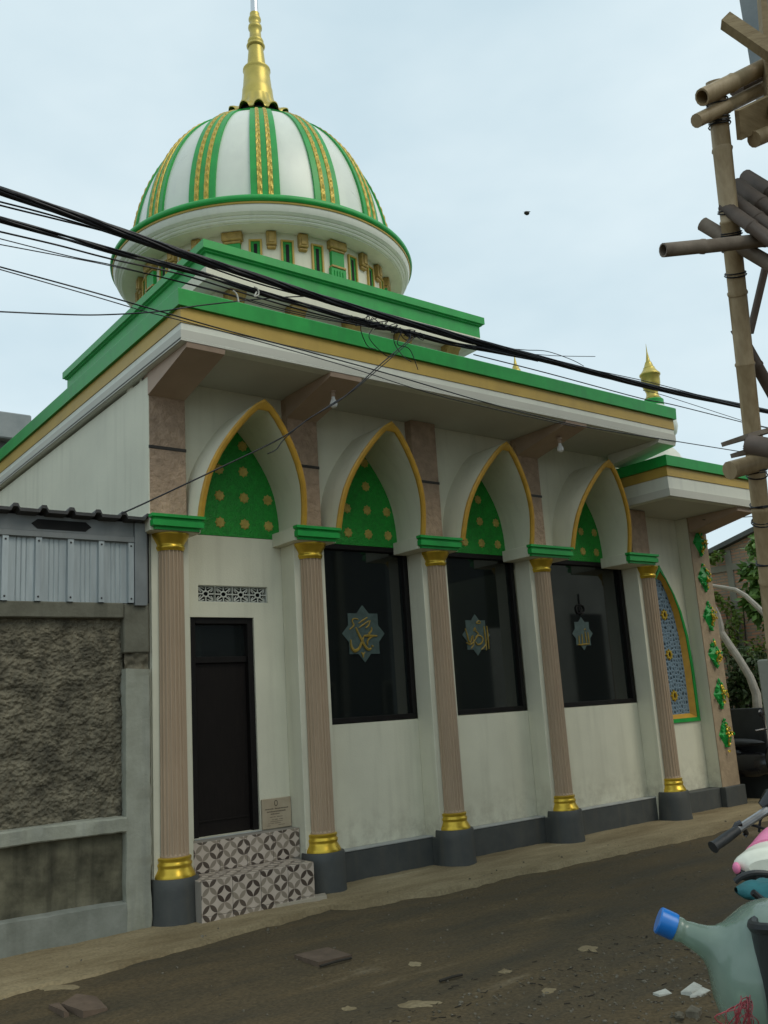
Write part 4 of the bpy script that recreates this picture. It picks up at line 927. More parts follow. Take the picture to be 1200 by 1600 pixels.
cl = [(PX(px, py, 13.75), (.12, r, r)) for px, py, r in ((1122, 868, .12), (1112, 874, .1), (1112, 930, .13), (1122, 936, .12), (1138, 950, .16), (1142, 980, .2), (1146, 1000, .2), (1150, 965, .15), (1190, 1015, .3), (1175, 1018, .22), (1135, 1010, .15))]
mb = MB(); leaves(mb, cl, 800, .11, 8); mb.build('foliage', M['leaf3'], tr, smooth=0)
mb = MB(); p = PX(1140, 1000, 13.88)
for k in range(4): mb.tube([(13.9, p[1]+.2*k-.4, 0), (13.92, p[1]+.15*k-.3, 1.8), (13.9, p[1]+.2*k-.4, 3.2)], .014, 5)
mb.build('stem', M['twig'], tr)
tr = thing('bare_tree', 'pale leafless tree with two bent branches reaching behind the porch', 'tree', PX(1183, 1110, 10.5))
def brx(pts, x): return [PX(a, b_, x) for a, b_ in pts]
b0 = PX(1184, 1110, 10.5)
mb = MB(); mb.tube([(b0[0], b0[1]-.15, -.1), (b0[0], b0[1]-.05, .6), b0]+brx([(1182, 1085), (1172, 1058), (1155, 1030), (1138, 1005), (1127, 988)], 10.5), [.10, .085, .075, .07, .062, .06, .06, .055], 10); mb.build('trunk', M['bark_pale'], tr)
mb = MB(); mb.tube(brx([(1128, 992), (1126, 975), (1123, 960), (1118, 948)], 10.5), [.055, .045, .03, .015], 8); mb.build('branch', M['bark_pale'], tr)
mb = MB(); mb.tube(brx([(1112, 915), (1130, 918), (1150, 922), (1165, 931), (1180, 945), (1195, 960), (1215, 975), (1235, 1005)], 10.5), [.028, .034, .038, .042, .045, .05, .055, .06], 8); mb.build('branch', M['bark_pale'], tr)
# grey post near right edge
d0 = PD(1181, 1031, 6.2)
tag(MB().box(d0[0], d0[0]+.9, d0[1]-.30, d0[1], -.1, d0[2], .012).build('gate_post', M['post']), 'plain grey plastered gate post at the right edge above the handlebar', 'post')

# motorbike by the low wall (mostly hidden)
mo = thing('motorbike', 'black motorbike with pale fairing stripe parked by the low dark wall', 'motorbike', (8.95, -.1, -.05))
mx_, my_ = 8.97, .06
def L(x, y, z): return (mx_+x, my_+y, z)      # the bike points along -y, seen from its front left
def wheel(y):
    mb = MB(); pts = []
    mb.tube([L(0, y+.24*math.cos(2*math.pi*k/24), .22+.24*math.sin(2*math.pi*k/24)) for k in range(25)], .045, 8, False); w = mb.build('wheel', M['rubber'], mo)
    mb = MB()
    for k in range(6): mb.tube([L(0, y, .22), L(0, y+.21*math.cos(k*1.047), .22+.21*math.sin(k*1.047))], .012, 5)
    mb.tube([L(0, y+.2*math.cos(2*math.pi*k/20), .22+.2*math.sin(2*math.pi*k/20)) for k in range(21)], .014, 6, False); mb.build('rim', M['steel'], w)
wheel(-.62); wheel(.58)
mb = MB()
for k, (y, z, a, b_) in enumerate(((-.50, .62, .13, .2), (-.42, .86, .15, .16), (-.3, .55, .12, .22))): mb.blob(L(0, y, z), (a, .12, b_), k, 8, 12, .1)
mb.build('front_fairing', M['bike_black'], mo, smooth=60)
mb = MB(); mb.tube([L(-.12, -.5, .98), L(-.15, -.53, .9), L(-.15, -.52, .8), L(-.13, -.45, .66), L(-.12, -.35, .5)], [.012, .018, .02, .02, .008], 8); mb.build('fairing_stripe', M['motor_pale'], mo)
mb = MB(); mb.blob(L(0, .1, .5), (.13, .45, .18), 4, 8, 12, .12); mb.blob(L(0, .5, .66), (.12, .35, .12), 5, 8, 12, .1); mb.build('body', M['bike_black'], mo, smooth=60)
mb = MB(); mb.blob(L(0, .3, .80), (.13, .48, .06), 6, 8, 12, .05); mb.build('saddle', M['rubber'], mo, smooth=60)
mb = MB(); mb.tube([L(-.34, -.28, .98), L(-.2, -.36, 1.0), L(0, -.4, .98), L(.2, -.36, 1.0), L(.34, -.28, .98)], .016, 8); mb.build('handlebar', M['bike_black'], mo)
for s in (-1, 1):
    mb = MB(); mb.tube([L(s*.22, -.36, 1.0), L(s*.28, -.38, 1.18)], .008, 6); mb.blob(L(s*.30, -.38, 1.22), (.075, .02, .05), 3, 6, 10, .05); mb.build('mirror', M['bike_black'], mo)
mb = MB(); mb.blob(L(0, -.58, .88), (.08, .04, .06), 2, 6, 10, .02); mb.build('headlight', M['motor_pale'], mo)
for s in (-1, 1): mb = MB(); mb.tube([L(s*.06, -.40, .8), L(s*.06, -.62, .22)], .022, 8); mb.build('fork', M['steel'], mo)

# ------------------------------------------------------------------ unfinished building + bamboo scaffold (right, near)
ub = thing('unfinished_building', 'raw grey concrete upper corner of an unfinished building at top right', 'building', (3, -6, 0))
pA = PD(1153, 0, 6.2)
mb = MB(); mb.box(pA[0], pA[0]+6, pA[1]-5, pA[1], PD(1195, 215, 6.2)[2], 8.5, .02); mb.build('upper_wall', M['raw_concrete'], ub)
for (x, y) in ((pA[0]+1.2, pA[1]-.6), (pA[0]+5.5, pA[1]-.5), (pA[0]+1.2, pA[1]-4.5), (pA[0]+5.5, pA[1]-4.5)):
    mb = MB(); mb.box(x, x+.3, y-.3, y, -.1, PD(1195, 215, 6.2)[2]-.001); mb.build('concrete_column', M['raw_concrete'], ub)
sf = thing('bamboo_scaffold', 'bamboo pole scaffold with planks rising along the right edge', 'scaffold', PD(1240, 1300, 4.9))
def bamboo(a, b, r, m='bamboo', hollow=False, name='pole', nodes=True):
    A, B = Vector(a), Vector(b); Lg = (B-A).length; d = (B-A).normalized(); mb = MB(); pts = [A]; rs = [r]; k = .22
    if nodes:
        while k < Lg-.1:
            for o, q in ((-.012, 1), (-.004, 1.10), (.004, 1.10), (.012, .98)): pts.append(A+d*(k+o)); rs.append(r*q)
            k += .34+.05*random.random()
    pts.append(B); rs.append(r*.96)
    for i, p in enumerate(pts): pts[i] = p+Vector((.006, .004, 0))*math.sin(i*.37)
    mb.tube(pts, rs, 12, not hollow)
    if hollow:
        q = [A+d*.001, A+d*.16]; mb.tube([A, A+d*.14], r*.78, 12, False)
        u = d.orthogonal().normalized(); w = d.cross(u)
        vs = [A+(u*math.cos(2*math.pi*t/12)+w*math.sin(2*math.pi*t/12))*rr for rr in (r, r*.78) for t in range(12)]
        mb.add(vs, [(t, (t+1) % 12, 12+(t+1) % 12, 12+t) for t in range(12)])
        mb.add([A+d*.135+(u*math.cos(2*math.pi*t/12)+w*math.sin(2*math.pi*t/12))*r*.78 for t in range(12)], [tuple(range(12))])
    return mb.build(name, M[m], sf, smooth=50)
def lash(p, d, r, n=2):
    mb = MB(); p = Vector(p); d = Vector(d).normalized(); u = d.orthogonal().normalized(); w = d.cross(u)
    for q in range(n):
        o = d*((q-(n-1)/2)*.011); tl = (random.random()-.5)*.03
        mb.tube([p+o+(u*math.cos(2*math.pi*k/14)+w*math.sin(2*math.pi*k/14))*(r+.002*(q % 2))+d*tl*math.cos(2*math.pi*k/14) for k in range(15)], .0036, 5, False)
    mb.build('lashing', M['cable'], sf)
top = np.array(PD(1117, 126, 4.5)); low = np.array(PD(1209, 990, 4.95)); dn = (low-top)/np.linalg.norm(low-top)
foot = top+dn*((top[2]+.08)/-dn[2])
bamboo(foot, top, .046)
for py in (163, 190, 330, 365, 385, 428, 700, 738, 790, 815, 880):
    t_ = (py-126)/(990-126); p = top+(low-top)*t_*(4.5/(4.5*t_+4.95*(1-t_)))  # perspective-correct position down the pole
    lash(p, dn, .050, 4 if py in (163, 190, 385, 700, 738) else 2)
bamboo(PD(1097, 152, 4.40), PD(1290, 55, 4.75), .042, hollow=True); bamboo(PD(1088, 189, 4.42), PD(1290, 88, 4.8), .034)
bamboo(PD(1150, 138, 4.65), PD(1290, 70, 5.0), .045, 'bamboo_dark')
for (a, b_, r, dd) in (((1165, 276), (1290, 352), .038, 4.85), ((1150, 289), (1290, 388), .038, 4.75), ((1143, 312), (1290, 415), .036, 4.66), ((1131, 322), (1290, 436), .033, 4.6)):
    bamboo(PD(*a, dd), PD(*b_, dd-.5), r, 'bamboo_dark', hollow=True)
bamboo(PD(1098, 350, 4.72), PD(1290, 462, 4.3), .036, hollow=True, m='plank')
bamboo(PD(1036, 391, 4.35), PD(1290, 364, 4.6), .034, hollow=True, m='plank')
bamboo(PD(1150, 513, 4.8), PD(1250, 690, 4.8), .032, 'bamboo_dark'); bamboo(PD(1199, 405, 4.8), PD(1172, 520, 4.8), .020, 'bamboo_dark', nodes=False)
bamboo(PD(1140, 735, 4.7), PD(1290, 693, 5.0), .048); bamboo(PD(1171, 694, 4.3), PD(1290, 716, 4.0), .047, 'bamboo_dark', hollow=True)
def plank(a, b, w, th, m, d=None, name='plank'):
    A, B = Vector(a), Vector(b); t = (B-A).normalized(); s = t.cross(Vector((0, 0, 1))).normalized(); u = s.cross(t)
    if d: s = (s*math.cos(d)+u*math.sin(d)).normalized(); u = s.cross(t)
    mb = MB(); q = [A+s*w*i+u*th*j for i, j in ((-.5, -.5), (.5, -.5), (.5, .5), (-.5, .5))]; mb.hexa(q+[p+(B-A) for p in q]); mb.build(name, M[m], sf, smooth=0)
plank(PD(1133, 32, 4.5), PD(1290, 140, 4.3), .07, .055, 'timber'); plank(PD(1188, -40, 4.55), PD(1204, 185, 4.5), .09, .03, 'timber', 1.2)
plank(PD(1153, 196, 4.45), PD(1290, 130, 4.6), .14, .03, 'timber', .9); bamboo(PD(1178, 218, 4.5), PD(1290, 168, 4.7), .04)
plank(PD(1148, 688, 4.4), PD(1290, 648, 4.8), .16, .022, 'plank'); plank(PD(1160, 707, 4.5), PD(1290, 680, 4.9), .14, .022, 'plank')
plank(PD(1164, 575, 4.75), PD(1164, 622, 4.75), .03, .012, 'plank')

# ------------------------------------------------------------------ overhead cables
WY = -2.4
def spline(pts, n=6):
    out = []
    for j in range(len(pts)-1):
        p0, p1, p2, p3 = (np.array(pts[max(0, min(len(pts)-1, j+q))], float) for q in (-1, 0, 1, 2))
        for t in range(n):
            t /= n; out.append(.5*((2*p1)+(-p0+p2)*t+(2*p0-5*p1+4*p2-p3)*t*t+(-p0+3*p1-3*p2+p3)*t**3))
    out.append(np.array(pts[-1], float)); return out
def cable(px, r, label, y=WY, strands=1, spread=0., extend=True):
    pts = [np.array(PY(a, b_, y)) for a, b_ in px]
    if extend:
        if px[0][0] <= 1: pts = [pts[0]+(pts[0]-pts[1])*6+np.array((0, 0, .25)), pts[0]+(pts[0]-pts[1])*.9]+pts
        if px[-1][0] >= 1165: pts = pts+[pts[-1]+(pts[-1]-pts[-2])*.9, pts[-1]+(pts[-1]-pts[-2])*5+np.array((0, 0, .3))]
    P = spline(pts); mb = MB()
    for s in range(strands):
        ph = 2*math.pi*s/max(1, strands); q = []
        for i, p in enumerate(P):
            a = ph+i*.16
            q.append(p+np.array((0, math.cos(a), math.sin(a)))*spread)
        mb.tube(q, r, 6)
    return tag(mb.build('overhead_cable', M['cable'], None, smooth=60), label, 'cable', 'overhead cables')
A_ = [(0, 298), (105, 333), (175, 357.5), (245, 382), (297, 400), (350, 417), (420, 439), (480, 459), (540, 477), (620, 500), (680, 516), (740, 533), (816, 553), (893, 573), (970, 593), (1046, 611), (1123, 627), (1200, 643)]
cable(A_, .0098, 'thickest black cable bundle sagging across the dome and whole facade', strands=6, spread=.019)
B_ = [(0, 343), (105, 372), (182, 394), (245, 410), (315, 428), (402, 456), (480, 478), (560, 501), (648, 522), (706, 537), (770, 548), (840, 562)]
cable(B_, .008, 'second black cable bundle running into the wire tangle above the eave', strands=4, spread=.013)
cable([(0, 318), (90, 341), (175, 365), (287, 401), (400, 440), (520, 474), (640, 508), (740, 536)], .006, 'thin twin cable just beneath the thickest bundle', y=WY+.05, strands=2, spread=.010)
cable([(0, 362), (90, 383), (175, 405), (280, 428), (370, 455), (470, 484), (560, 506), (648, 524)], .006, 'single thin cable below the second bundle', y=WY+.06)
cable([(0, 373), (105, 399.5), (171, 413), (224, 426), (330, 452), (440, 482), (560, 508)], .0035, 'upper of two fine wires below the second bundle', y=WY+.1)
cable([(0, 382), (122, 405), (171, 415), (250, 433), (350, 459), (470, 492), (648, 523)], .0035, 'lower of two fine wires below the second bundle', y=WY+.12)
cable([(0, 417), (140, 455), (245, 485), (350, 515), (480, 549), (624, 589), (760, 629), (899, 664), (1053, 689), (1165, 707), (1200, 713)], .0055, 'thin cable crossing the white fascia of the eave', y=-1.7)
cable([(0, 421), (140, 461), (225, 486), (280, 500), (400, 532), (540, 572), (700, 622), (900, 667)], .004, 'thinnest wire running parallel just below the fascia cable', y=-1.75)
cable([(0, 487), (80, 490.5), (154, 492), (245, 487), (315, 477), (420, 466), (500, 462)], .0045, 'nearly level wire crossing from the left to the dome bundle', y=WY+.02)
cable([(648, 524), (596, 568), (538, 620), (486, 652), (438, 685), (333, 736), (220, 789), (190, 802)], .0065, 'drop cable slanting from the tangle down to the metal shed', y=-1.2, extend=False)
cable([(648, 527), (557, 606), (520, 630), (475, 660), (445, 685), (432, 702), (418, 709)], .005, 'loose drop cable ending in a hook before the first arch', y=-1.15, extend=False)
cable([(740, 528), (836, 558), (993, 592), (1046, 605), (1123, 625), (1200, 641)], .004, 'thin wire along the top of the thickest bundle', y=WY-.05)
cable([(740, 554), (855, 583), (1000, 622), (1054, 633), (1169, 662), (1200, 669)], .005, 'thin cable below the thickest bundle passing the small minaret', y=WY)
cable([(1005, 610), (1031, 616), (1085, 633), (1169, 660), (1200, 668)], .0035, 'fine wire parting from the thickest bundle near the small minaret', y=WY+.04)
cable([(800, 545), (824, 547), (855, 549), (893, 562), (912, 572)], .0035, 'short loose loop of wire above the thickest bundle', y=WY, extend=False)
cable([(820, 552), (870, 556), (930, 557)], .003, 'short stray wire under the loose loop', y=WY, extend=False)
cable([(1098, 812), (1115, 813), (1140, 810), (1175, 807), (1200, 805)], .006, 'thin wire from the porch roof to the bamboo pole', y=-.2)
mb = MB(); rnd = random.Random(4)
for k in range(22):
    u = rnd.random(); x = 548+100*u; y = 496+27*u; p = [(x+rnd.gauss(0, 9), y+rnd.gauss(0, 5)) for _ in range(5)]
    if k > 17: p = [(x, y), (x+rnd.gauss(0, 8), y+20), (x+12, y+38+rnd.gauss(0, 8)), (x+25, y+45+rnd.random()*20)]
    P = spline([np.array(PY(a, b_, WY+rnd.gauss(0, .03))) for a, b_ in p]); mb.tube(P, .0035, 5)
mb.tube(spline([np.array(PY(548+q*10, 496+q*2.7+(4 if q % 2 else -2), WY)) for q in range(11)]), .012, 6)
tag(mb.build('wire_tangle', M['cable']), 'messy tangle of black wires where the bundles meet above the eave', 'wires')
for p, lb in (([(397, 448), (403, 452), (404, 460), (398, 463), (401, 456)], 'white tie hooked round the second bundle above the left eave'), ([(364, 454), (370, 460), (373, 472)], 'white loose tie end hanging left of the hooked tie')):
    mb = MB(); mb.tube(spline([np.array(PY(a, b_, WY-.03)) for a, b_ in p]), .006, 6); tag(mb.build('cable_tie', M['paper']), lb, 'cable tie', 'white cable ties')

# bird
bp_ = PD(823, 333, 14)
bd = thing('bird', 'small dark bird flying in the open sky', 'bird', bp_)
mb = MB(); mb.blob(bp_, (.05, .035, .03), 2, 6, 8, .1); mb.build('body', M['twig'], bd)
for s in (-1, 1): mb = MB(); mb.add([(bp_[0]-.03, bp_[1], bp_[2]), (bp_[0]+.03, bp_[1], bp_[2]+.005), (bp_[0]+.02+.03*s, bp_[1]+.02, bp_[2]+.04+.02*s), (bp_[0]-.02+.08*s, bp_[1]-.03*s, bp_[2]+.03)], [(0, 1, 2, 3)]); mb.build('wing', M['twig'], bd)

# ------------------------------------------------------------------ bicycle, bottle, basket (near right)
fx = Vector((.86, .51, 0)).normalized(); lx = Vector((-fx.y, fx.x, 0))
S0 = Vector(PD(1213, 1347, 2.36))
bk = thing('bicycle', 'bicycle with pink and white saddle facing away at the right edge', 'bicycle', (S0.x, S0.y, -.06))
def bl(f, l, z): v = S0+fx*f+lx*l; return (v.x, v.y, z)
zs0 = S0.z
def sadw(f):      # half width along the saddle, 0 at the rear edge
    if f < .02: return .085+.022*(f+.01)/.03
    if f < .10: return .107-.02*(f-.02)/.08
    return max(.026, .087-.061*((f-.10)/.12)**.8) if f < .22 else .026
def sadp(u, v, grow=0., lo=0.):
    f = -.012+.285*u; w = sadw(f)+grow; a = math.pi*(v*1.25-.125)
    e = min(1, (u+.02)/.09, (1.03-u)/.10); h = (.044+.012*u+grow)*max(.25, e)**.5
    return bl(f, w*math.cos(a)*max(.6, e)**.4, zs0-.012+h*math.sin(a)+lo)
mb = MB(); mb.grid(lambda u, v: sadp(u, v), 24, 18)
for uu in (0, 1): mb.add([sadp(uu, k/18) for k in range(19)], [tuple(range(19))])
sd = mb.build('saddle', M['white_vinyl'], bk, smooth=60)
mb = MB(); mb.grid(lambda u, v: sadp((.42+.585*u), .22+.56*v, .003, .002+.017*math.sin(math.pi*min(1, u*1.05))), 22, 16)
for uu in (0, 1): mb.add([sadp(.42+.585*uu, .22+.56*k/16, .003, .002+.017*math.sin(math.pi*min(1, uu*1.05))) for k in range(17)], [tuple(range(17))])
mb.build('saddle_top', M['pink_vinyl'], sd, smooth=60)
mb = MB(); mb.blob(bl(-.004, .098, zs0-.014), (.010, .011, .015), 1, 6, 8, .05); mb.build('saddle_trim', M['pink_vinyl'], sd, smooth=60)
mb = MB()
mb.tube([bl(.0, .095, zs0-.030), bl(.02, .07, zs0-.036), bl(.10, .03, zs0-.04), bl(.22, .012, zs0-.03)], [.012, .016, .012, .008], 8); mb.tube([bl(.0, -.095, zs0-.030), bl(.02, -.07, zs0-.036), bl(.10, -.03, zs0-.04), bl(.22, -.012, zs0-.03)], [.012, .016, .012, .008], 8)
for q in (.05, .03, -.05): mb.tube([bl(.03, q, zs0-.02), bl(.03, q, zs0-.075)], .016, 8)
mb.build('saddle_spring', M['rubber'], bk)
mb = MB(); mb.tube([bl(.02, 0, zs0-.04), bl(.10, 0, .45)], .014, 10); mb.build('seat_post', M['steel'], bk)
mb = MB(); mb.tube([bl(.06, 0, .72), bl(.12, 0, .28)], .018, 10); mb.tube([bl(.08, 0, .68), bl(.62, 0, .80)], .017, 10); mb.tube([bl(.12, 0, .28), bl(.63, 0, .66)], .019, 10); mb.tube([bl(.62, 0, .62), bl(.60, 0, 1.0)], .02, 10)
for s in (-1, 1): mb.tube([bl(.12, s*.03, .28), bl(-.32, s*.05, .25)], .010, 8); mb.tube([bl(.07, s*.03, .70), bl(-.32, s*.05, .25)], .009, 8); mb.tube([bl(.63, s*.05, .64), bl(.75, s*.05, .25)], .012, 8)
mb.build('frame', M['bike_black'], bk)
def bwheel(f):
    mb = MB(); mb.tube([bl(f+.29*math.cos(2*math.pi*k/32), 0, .25+.29*math.sin(2*math.pi*k/32)) for k in range(33)], .022, 8, False); w = mb.build('wheel', M['rubber'], bk)
    mb = MB(); mb.tube([bl(f+.265*math.cos(2*math.pi*k/32), 0, .25+.265*math.sin(2*math.pi*k/32)) for k in range(33)], .010, 6, False)
    for k in range(16): mb.tube([bl(f, 0, .25), bl(f+.265*math.cos(k*math.pi/8), 0, .25+.265*math.sin(k*math.pi/8))], .0018, 4)
    mb.build('rim', M['steel'], w)
bwheel(-.32); bwheel(.75)
mb = MB(); mb.tube([PD(1226, 1262, 2.95), PD(1198, 1266, 2.93), PD(1182, 1277, 2.9), PD(1165, 1288, 2.86), PD(1150, 1298, 2.83)], .0125, 10); hb = mb.build('handlebar', M['steel'], bk)
mb = MB(); mb.tube([PD(1152, 1297, 2.83), PD(1135, 1309, 2.80), PD(1118, 1321, 2.77), PD(1114, 1324, 2.765)], [.014, .0165, .0155, .019], 12); mb.build('grip', M['rubber'], hb)
mb = MB(); mb.tube([PD(1160, 1292, 2.86), PD(1166, 1302, 2.88), PD(1163, 1306, 2.88)], .008, 8); mb.tube([PD(1146, 1300, 2.84), PD(1152, 1288, 2.84), PD(1158, 1286, 2.84)], .010, 8); mb.build('brake_lever', M['bike_black'], hb)
mb = MB(); mb.tube(spline([np.array(PD(a, b_, 2.95)) for a, b_ in ((1186, 1300), (1187, 1288), (1190, 1278), (1200, 1272))]), .004, 6); mb.tube([PD(1165, 1287, 2.9), PD(1182, 1291, 2.9), PD(1215, 1302, 2.9)], .004, 6); mb.build('brake_cable', M['cable'], bk)
mb = MB(); mb.tube([PD(1192, 1262, 2.95), PD(1205, 1250, 2.95), PD(1225, 1245, 2.95)], [.02, .035, .04], 10); mb.build('stem_clamp', M['bike_black'], bk)
mb = MB()
for s in (-1, 1): mb.tube([bl(.0, s*.07, .70), bl(-.55, s*.07, .70)], .007, 8); mb.tube([bl(-.5, s*.07, .70), bl(-.32, s*.05, .25)], .006, 8)
for k in range(5): mb.tube([bl(-.05-.12*k, -.07, .702), bl(-.05-.12*k, .07, .702)], .006, 8)
mb.build('rear_rack', M['bike_black'], bk)
# teal bundle
mb = MB(); p = np.array(PD(1200, 1384, 2.25))
vs = []
def bun(u, v):
    c = np.array(PD(1150+95*u, 1391+8*u, 2.22)); a = 2*math.pi*v
    r = .033*max(.02, math.sin(math.pi*min(.97, .02+u*.62)))**.6; r *= 1+.22*mnoise.noise(Vector((u*7, math.cos(a)*1.5, math.sin(a)*1.5)))
    return tuple(c+RT*r*.2*math.cos(a)+UP*r*math.cos(a)*.9+FW*r*1.7*math.sin(a))
mb.grid(bun, 30, 20); tag(mb.build('cloth_bundle', M['teal_cloth'], None, smooth=60), 'rolled teal cloth tucked under the bicycle saddle', 'cloth')
mb = MB(); mb.tube(spline([np.array(PD(a, b_, 2.17)) for a, b_ in ((1148, 1378), (1160, 1369), (1180, 1364), (1205, 1366), (1235, 1374))]), .007, 8); mb.build('cloth_hem', M['rubber'], bpy.data.objects['cloth_bundle'])
mb = MB(); mb.tube(spline([np.array(PD(a, b_, 2.14)) for a, b_ in ((1176, 1394), (1190, 1405), (1205, 1411), (1240, 1415))]), .008, 8); mb.build('cloth_hem', M['rubber'], bpy.data.objects['cloth_bundle'])
# bottle: axis from cap to body
Bc = np.array(PD(1041, 1443, 1.90)); Be = np.array(PD(1200, 1515, 1.85)); ax_ = (Be-Bc)/np.linalg.norm(Be-Bc)
ua = np.cross(ax_, (0, 0, 1.)); ua /= np.linalg.norm(ua); va = np.cross(ua, ax_)
def blathe(prof, n=48):
    mb = MB(); vs = []
    for r, t in prof:
        for k in range(n):
            a = 2*math.pi*k/n; vs.append(tuple(Bc+ax_*t+ua*r*math.cos(a)+va*r*math.sin(a)))
    return mb.add(vs, [(j*n+k, j*n+(k+1) % n, (j+1)*n+(k+1) % n, (j+1)*n+k) for j in range(len(prof)-1) for k in range(n)])
bt = thing('water_bottle', 'large translucent green water bottle with blue cap lying in the rubber basket', 'bottle', tuple(Bc))
blathe([(.0225, .018), (.0245, .022), (.0245, .030), (.0225, .033), (.0225, .040), (.024, .044), (.0265, .06), (.030, .075), (.037, .090), (.051, .104), (.073, .117), (.096, .131), (.114, .147), (.128, .167), (.136, .190), (.139, .215), (.139, .245), (.133, .252), (.133, .264), (.139, .271), (.139, .33), (.133, .336), (.133, .348), (.139, .355), (.139, .44), (.120, .47), (.06, .475), (.0, .47)]).build('body', M['bottle'], bt, smooth=50)
mb = blathe([(.0, -.018), (.0245, -.018), (.0272, -.015), (.0272, .014), (.0262, .018), (.0222, .018)]); mb.build('cap', M['blue_cap'], bt, smooth=40)
# rubber basket: curved wall in front of the bottle
bs = thing('rubber_basket', 'black rubber pannier basket in front of the water bottle', 'basket', PD(1262, 1700, 1.83))
mb = MB()
def basr(u, v, o): 
    a = 2*math.pi*u; c = Vector(PD(1312, 1500, 1.72)); r = .140+o-.025*(1-v)
    zt = PD(1176, 1466, 1.66)[2]; return (c.x+r*math.cos(a), c.y+r*math.sin(a)*1.1, zt-.6*(1-v)+.012*math.sin(a*2+1))
mb.grid(lambda u, v: basr(u, v, 0), 48, 16); mb.grid(lambda u, v: basr(u, v, -.012), 48, 16)
mb.add([basr(k/48, 0, 0) for k in range(48)], [tuple(range(48))])
bw_ = mb.build('basket_wall', M['rubber'], bs, smooth=60)
mb = MB(); mb.tube([tuple(Vector(basr(k/48, 1, -.005))) for k in range(49)], .011, 8, False); mb.build('basket_lip', M['rubber'], bs)
mb = MB(); rnd = random.Random(9)
for k in range(26):
    p = [np.array(PD(1168+rnd.gauss(0, 5), 1563+rnd.gauss(0, 4), 1.70)), np.array(PD(1160+rnd.gauss(0, 10), 1578+rnd.gauss(0, 6), 1.66)), np.array(PD(1158+rnd.gauss(0, 16), 1600+rnd.gauss(0, 8), 1.66)), np.array(PD(1152+rnd.gauss(0, 20), 1640, 1.7))]
    mb.tube(spline(p, 4), rnd.uniform(.0006, .0013), 4)
tag(mb.build('raffia_string', M['raffia'], None, kind='stuff'), 'bunch of red plastic raffia strings hanging below the bottle', 'string')

# ------------------------------------------------------------------ litter on the road
def slab(px, th, name, m, label, cat, z=-.055, group=None, warp=.01):
    p = [np.array(PZ(a, b_, z)) for a, b_ in px]; mb = MB(); n = len(p)
    up = [(*(q[:2]), z+th+warp*math.sin(i*2.1)) for i, q in enumerate(p)]; lo = [(*(q[:2]), z-.012) for q in p]
    cen = tuple(np.mean(np.array(up), 0)); mb.add(lo+up+[cen], [(i, (i+1) % n, n+(i+1) % n, n+i) for i in range(n)]+[(n+i, n+(i+1) % n, 2*n) for i in range(n)])
    return tag(mb.build(name, M[m], None, smooth=0), label, cat, group)
slab([(460, 1496), (498, 1510), (550, 1494), (512, 1484)], .018, 'cardboard', 'card', 'flat brown cardboard piece alone in the middle of the road', 'cardboard', group='cardboard scraps')
slab([(96, 1573), (130, 1588), (168, 1578), (150, 1562), (120, 1560)], .02, 'cardboard', 'card', 'larger brown cardboard scrap at the lower left', 'cardboard', group='cardboard scraps')
slab([(76, 1574), (100, 1587), (108, 1585), (92, 1570)], .015, 'cardboard', 'card', 'narrow cardboard strip left of the larger scrap', 'cardboard', group='cardboard scraps')
slab([(428, 1412), (432, 1418), (511, 1404), (508, 1399)], .022, 'board_strip', 'stick', 'pale strip of board lying against the tiled step', 'board', z=-.0, warp=0)
slab([(1064, 1553), (1085, 1540), (1097, 1541), (1094, 1549), (1082, 1556)], .012, 'paper_scrap', 'paper', 'white folded paper scrap left of the bottle', 'paper', group='paper litter')
slab([(1078, 1558), (1098, 1547), (1110, 1547), (1095, 1557)], .008, 'paper_scrap', 'paper', 'second paper scrap touching the folded one', 'paper', group='paper litter')
slab([(1020, 1553), (1040, 1549), (1050, 1551), (1030, 1556)], .006, 'paper_scrap', 'paper', 'thin paper strip farthest from the bottle', 'paper', group='paper litter')
slab([(1072, 1590), (1082, 1582), (1097, 1584), (1092, 1592)], .03, 'stone_chip', 'stone', 'flat pale stone chip near the bottom edge', 'stone', group='pale stones')
for (px, py, r, lb) in ((1062, 1590, .024, 'small rounded pale stone left of the flat chip'),):
    p = PZ(px, py, -.05); mb = MB(); mb.blob((p[0], p[1], -.045), (r, r*1.2, r*.9), 3, 8, 10, .6); tag(mb.build('stone', M['stone'], None, smooth=30), lb, 'stone', 'pale stones')
for k, (a, b_, lb) in enumerate((((687, 1533), (722, 1523), 'dark stick lying in the middle of the road'), ((500, 1510), (549, 1497), 'dark stick along the cardboard edge'))):
    p, q = np.array(PZ(*a, -.045)), np.array(PZ(*b_, -.045)); mb = MB(); mb.tube([p, (p+q)/2+np.array((.01, 0, .004)), q], .009, 6); tag(mb.build('stick', M['twig']), lb, 'stick', 'sticks on the road')
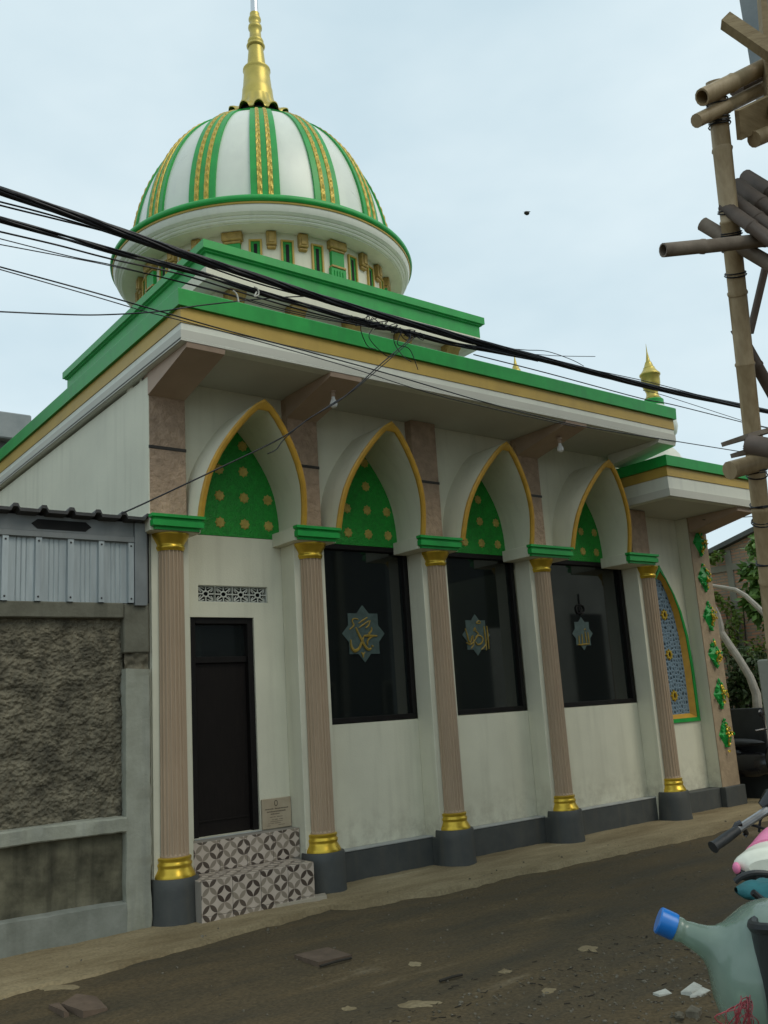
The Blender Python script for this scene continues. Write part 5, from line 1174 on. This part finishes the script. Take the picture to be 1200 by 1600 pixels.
for (px, py, w, h, lb) in ((85, 1540, 42, 8, 'pale cement patch on the road at the far left'), (648, 1502, 15, 5, 'small pale patch right of the cardboard'), (790, 1516, 17, 7, 'pale patch in the road centre'), (918, 1482, 24, 7, 'oval pale patch toward the bottle'), (650, 1568, 50, 9, 'wide cracked pale patch near the bottom edge'), (545, 1572, 17, 6, 'small pale patch at bottom left of centre'), (858, 1546, 16, 7, 'pale patch below the road centre')):
    c = np.array(PZ(px, py, -.05)); ex = np.array(PZ(px+w, py, -.05))-c; ey = np.array(PZ(px, py-h, -.05))-c; mb = MB(); n = 22; vs = [tuple(c+np.array((0, 0, .006)))]
    for k in range(n):
        a = 2*math.pi*k/n; q = 1+.5*mnoise.noise(Vector((math.cos(a)*1.6, math.sin(a)*1.6, px*.1)))
        vs.append(tuple(c+ex*math.cos(a)*q+ey*math.sin(a)*q+np.array((0, 0, -.012))))
    for v in range(len(vs)):
        x, y, z = vs[v]; rh = road_h((x+6)/24, (y+9)/9.2)[2]; vs[v] = (x, y, rh+(.008 if v == 0 else -.004))
    mb.add(vs, [(0, 1+k, 1+(k+1) % n) for k in range(n)]); o = mb.build('road_patch', M['apron'], None, smooth=60); o['kind'] = 'structure'
mb = MB(); rnd = random.Random(21)
for k in range(1700):
    x = rnd.uniform(-3.2, 9); y = rnd.uniform(-5.5, -.55)
    if rnd.random() < .45: x = rnd.uniform(-.5, 2.2); y = rnd.uniform(-4.9, -3.2)
    s = rnd.uniform(.003, .011)*(1.6 if rnd.random() < .05 else 1)
    z = road_h((x+6)/24, (y+9)/9.2)[2]
    if y > edge(x): z = 0
    i = len(mb.v); mb.blob((x, y, z+s*.3), (s, s*rnd.uniform(.7, 1.4), s*.7), k, 3, 5, .8)
mb.build('gravel', M['stone'], None, smooth=0, kind='stuff')
mb = MB()
for k in range(240):
    x = rnd.uniform(-.6, 2.2); y = rnd.uniform(-4.9, -3.0); z = road_h((x+6)/24, (y+9)/9.2)[2]; a = rnd.random()*6.28; l = rnd.uniform(.01, .05)
    mb.tube([(x, y, z+.003), (x+l*math.cos(a), y+l*math.sin(a), z+.006)], rnd.uniform(.0012, .003), 4)
mb.build('twig_litter', M['twig'], None, smooth=0, kind='stuff')

# house added behind the viewer, its dark and pale walls shaped for pane reflections
ho = thing('reflection_house', 'plain rendered house added behind the viewer for the window glass to mirror', 'house', (18, -16, 0))
mb = MB(); mb.box(8, 17, -19, -13, -.1, 6.6); mb.box(18.15, 19.1, -19, -13.2, -.1, 6.6); mb.build('dark_wall', M['dark_gate'], ho)
mb = MB(); mb.box(17.0, 18.15, -19, -13, -.1, 3.9); mb.box(19.1, 28, -19, -13, -.1, 6.6); mb.build('pale_wall', M['brown_house'], ho)
mb = MB(); mb.box(7.6, 28.4, -19.4, -12.8, 6.6, 6.8); mb.build('roof', M['dark_wall'], ho)
for a_, b_, z0, z1 in ((20.9, 22.5, -.1, 4.4), (24.5, 26, 1, 3.5)): mb = MB(); mb.box(a_, b_, -12.99, -12.93, z0, z1); mb.build('door', M['wood_dark'], ho)
for x in (9.5, 11.2, 15.2): mb = MB(); mb.box(x, x+.22, -12.99, -12.9, 0, 6.5); mb.build('pillar', M['beam'], ho)
for x in (9.9, 12.6): mb = MB(); mb.box(x, x+1.1, -12.99, -12.94, 1, 2.4); w = mb.build('window', M['beam'], ho); mb = MB(); mb.box(x+.1, x+1.0, -12.939, -12.93, 1.1, 2.3, 0); mb.build('pane', M['frame'], w)
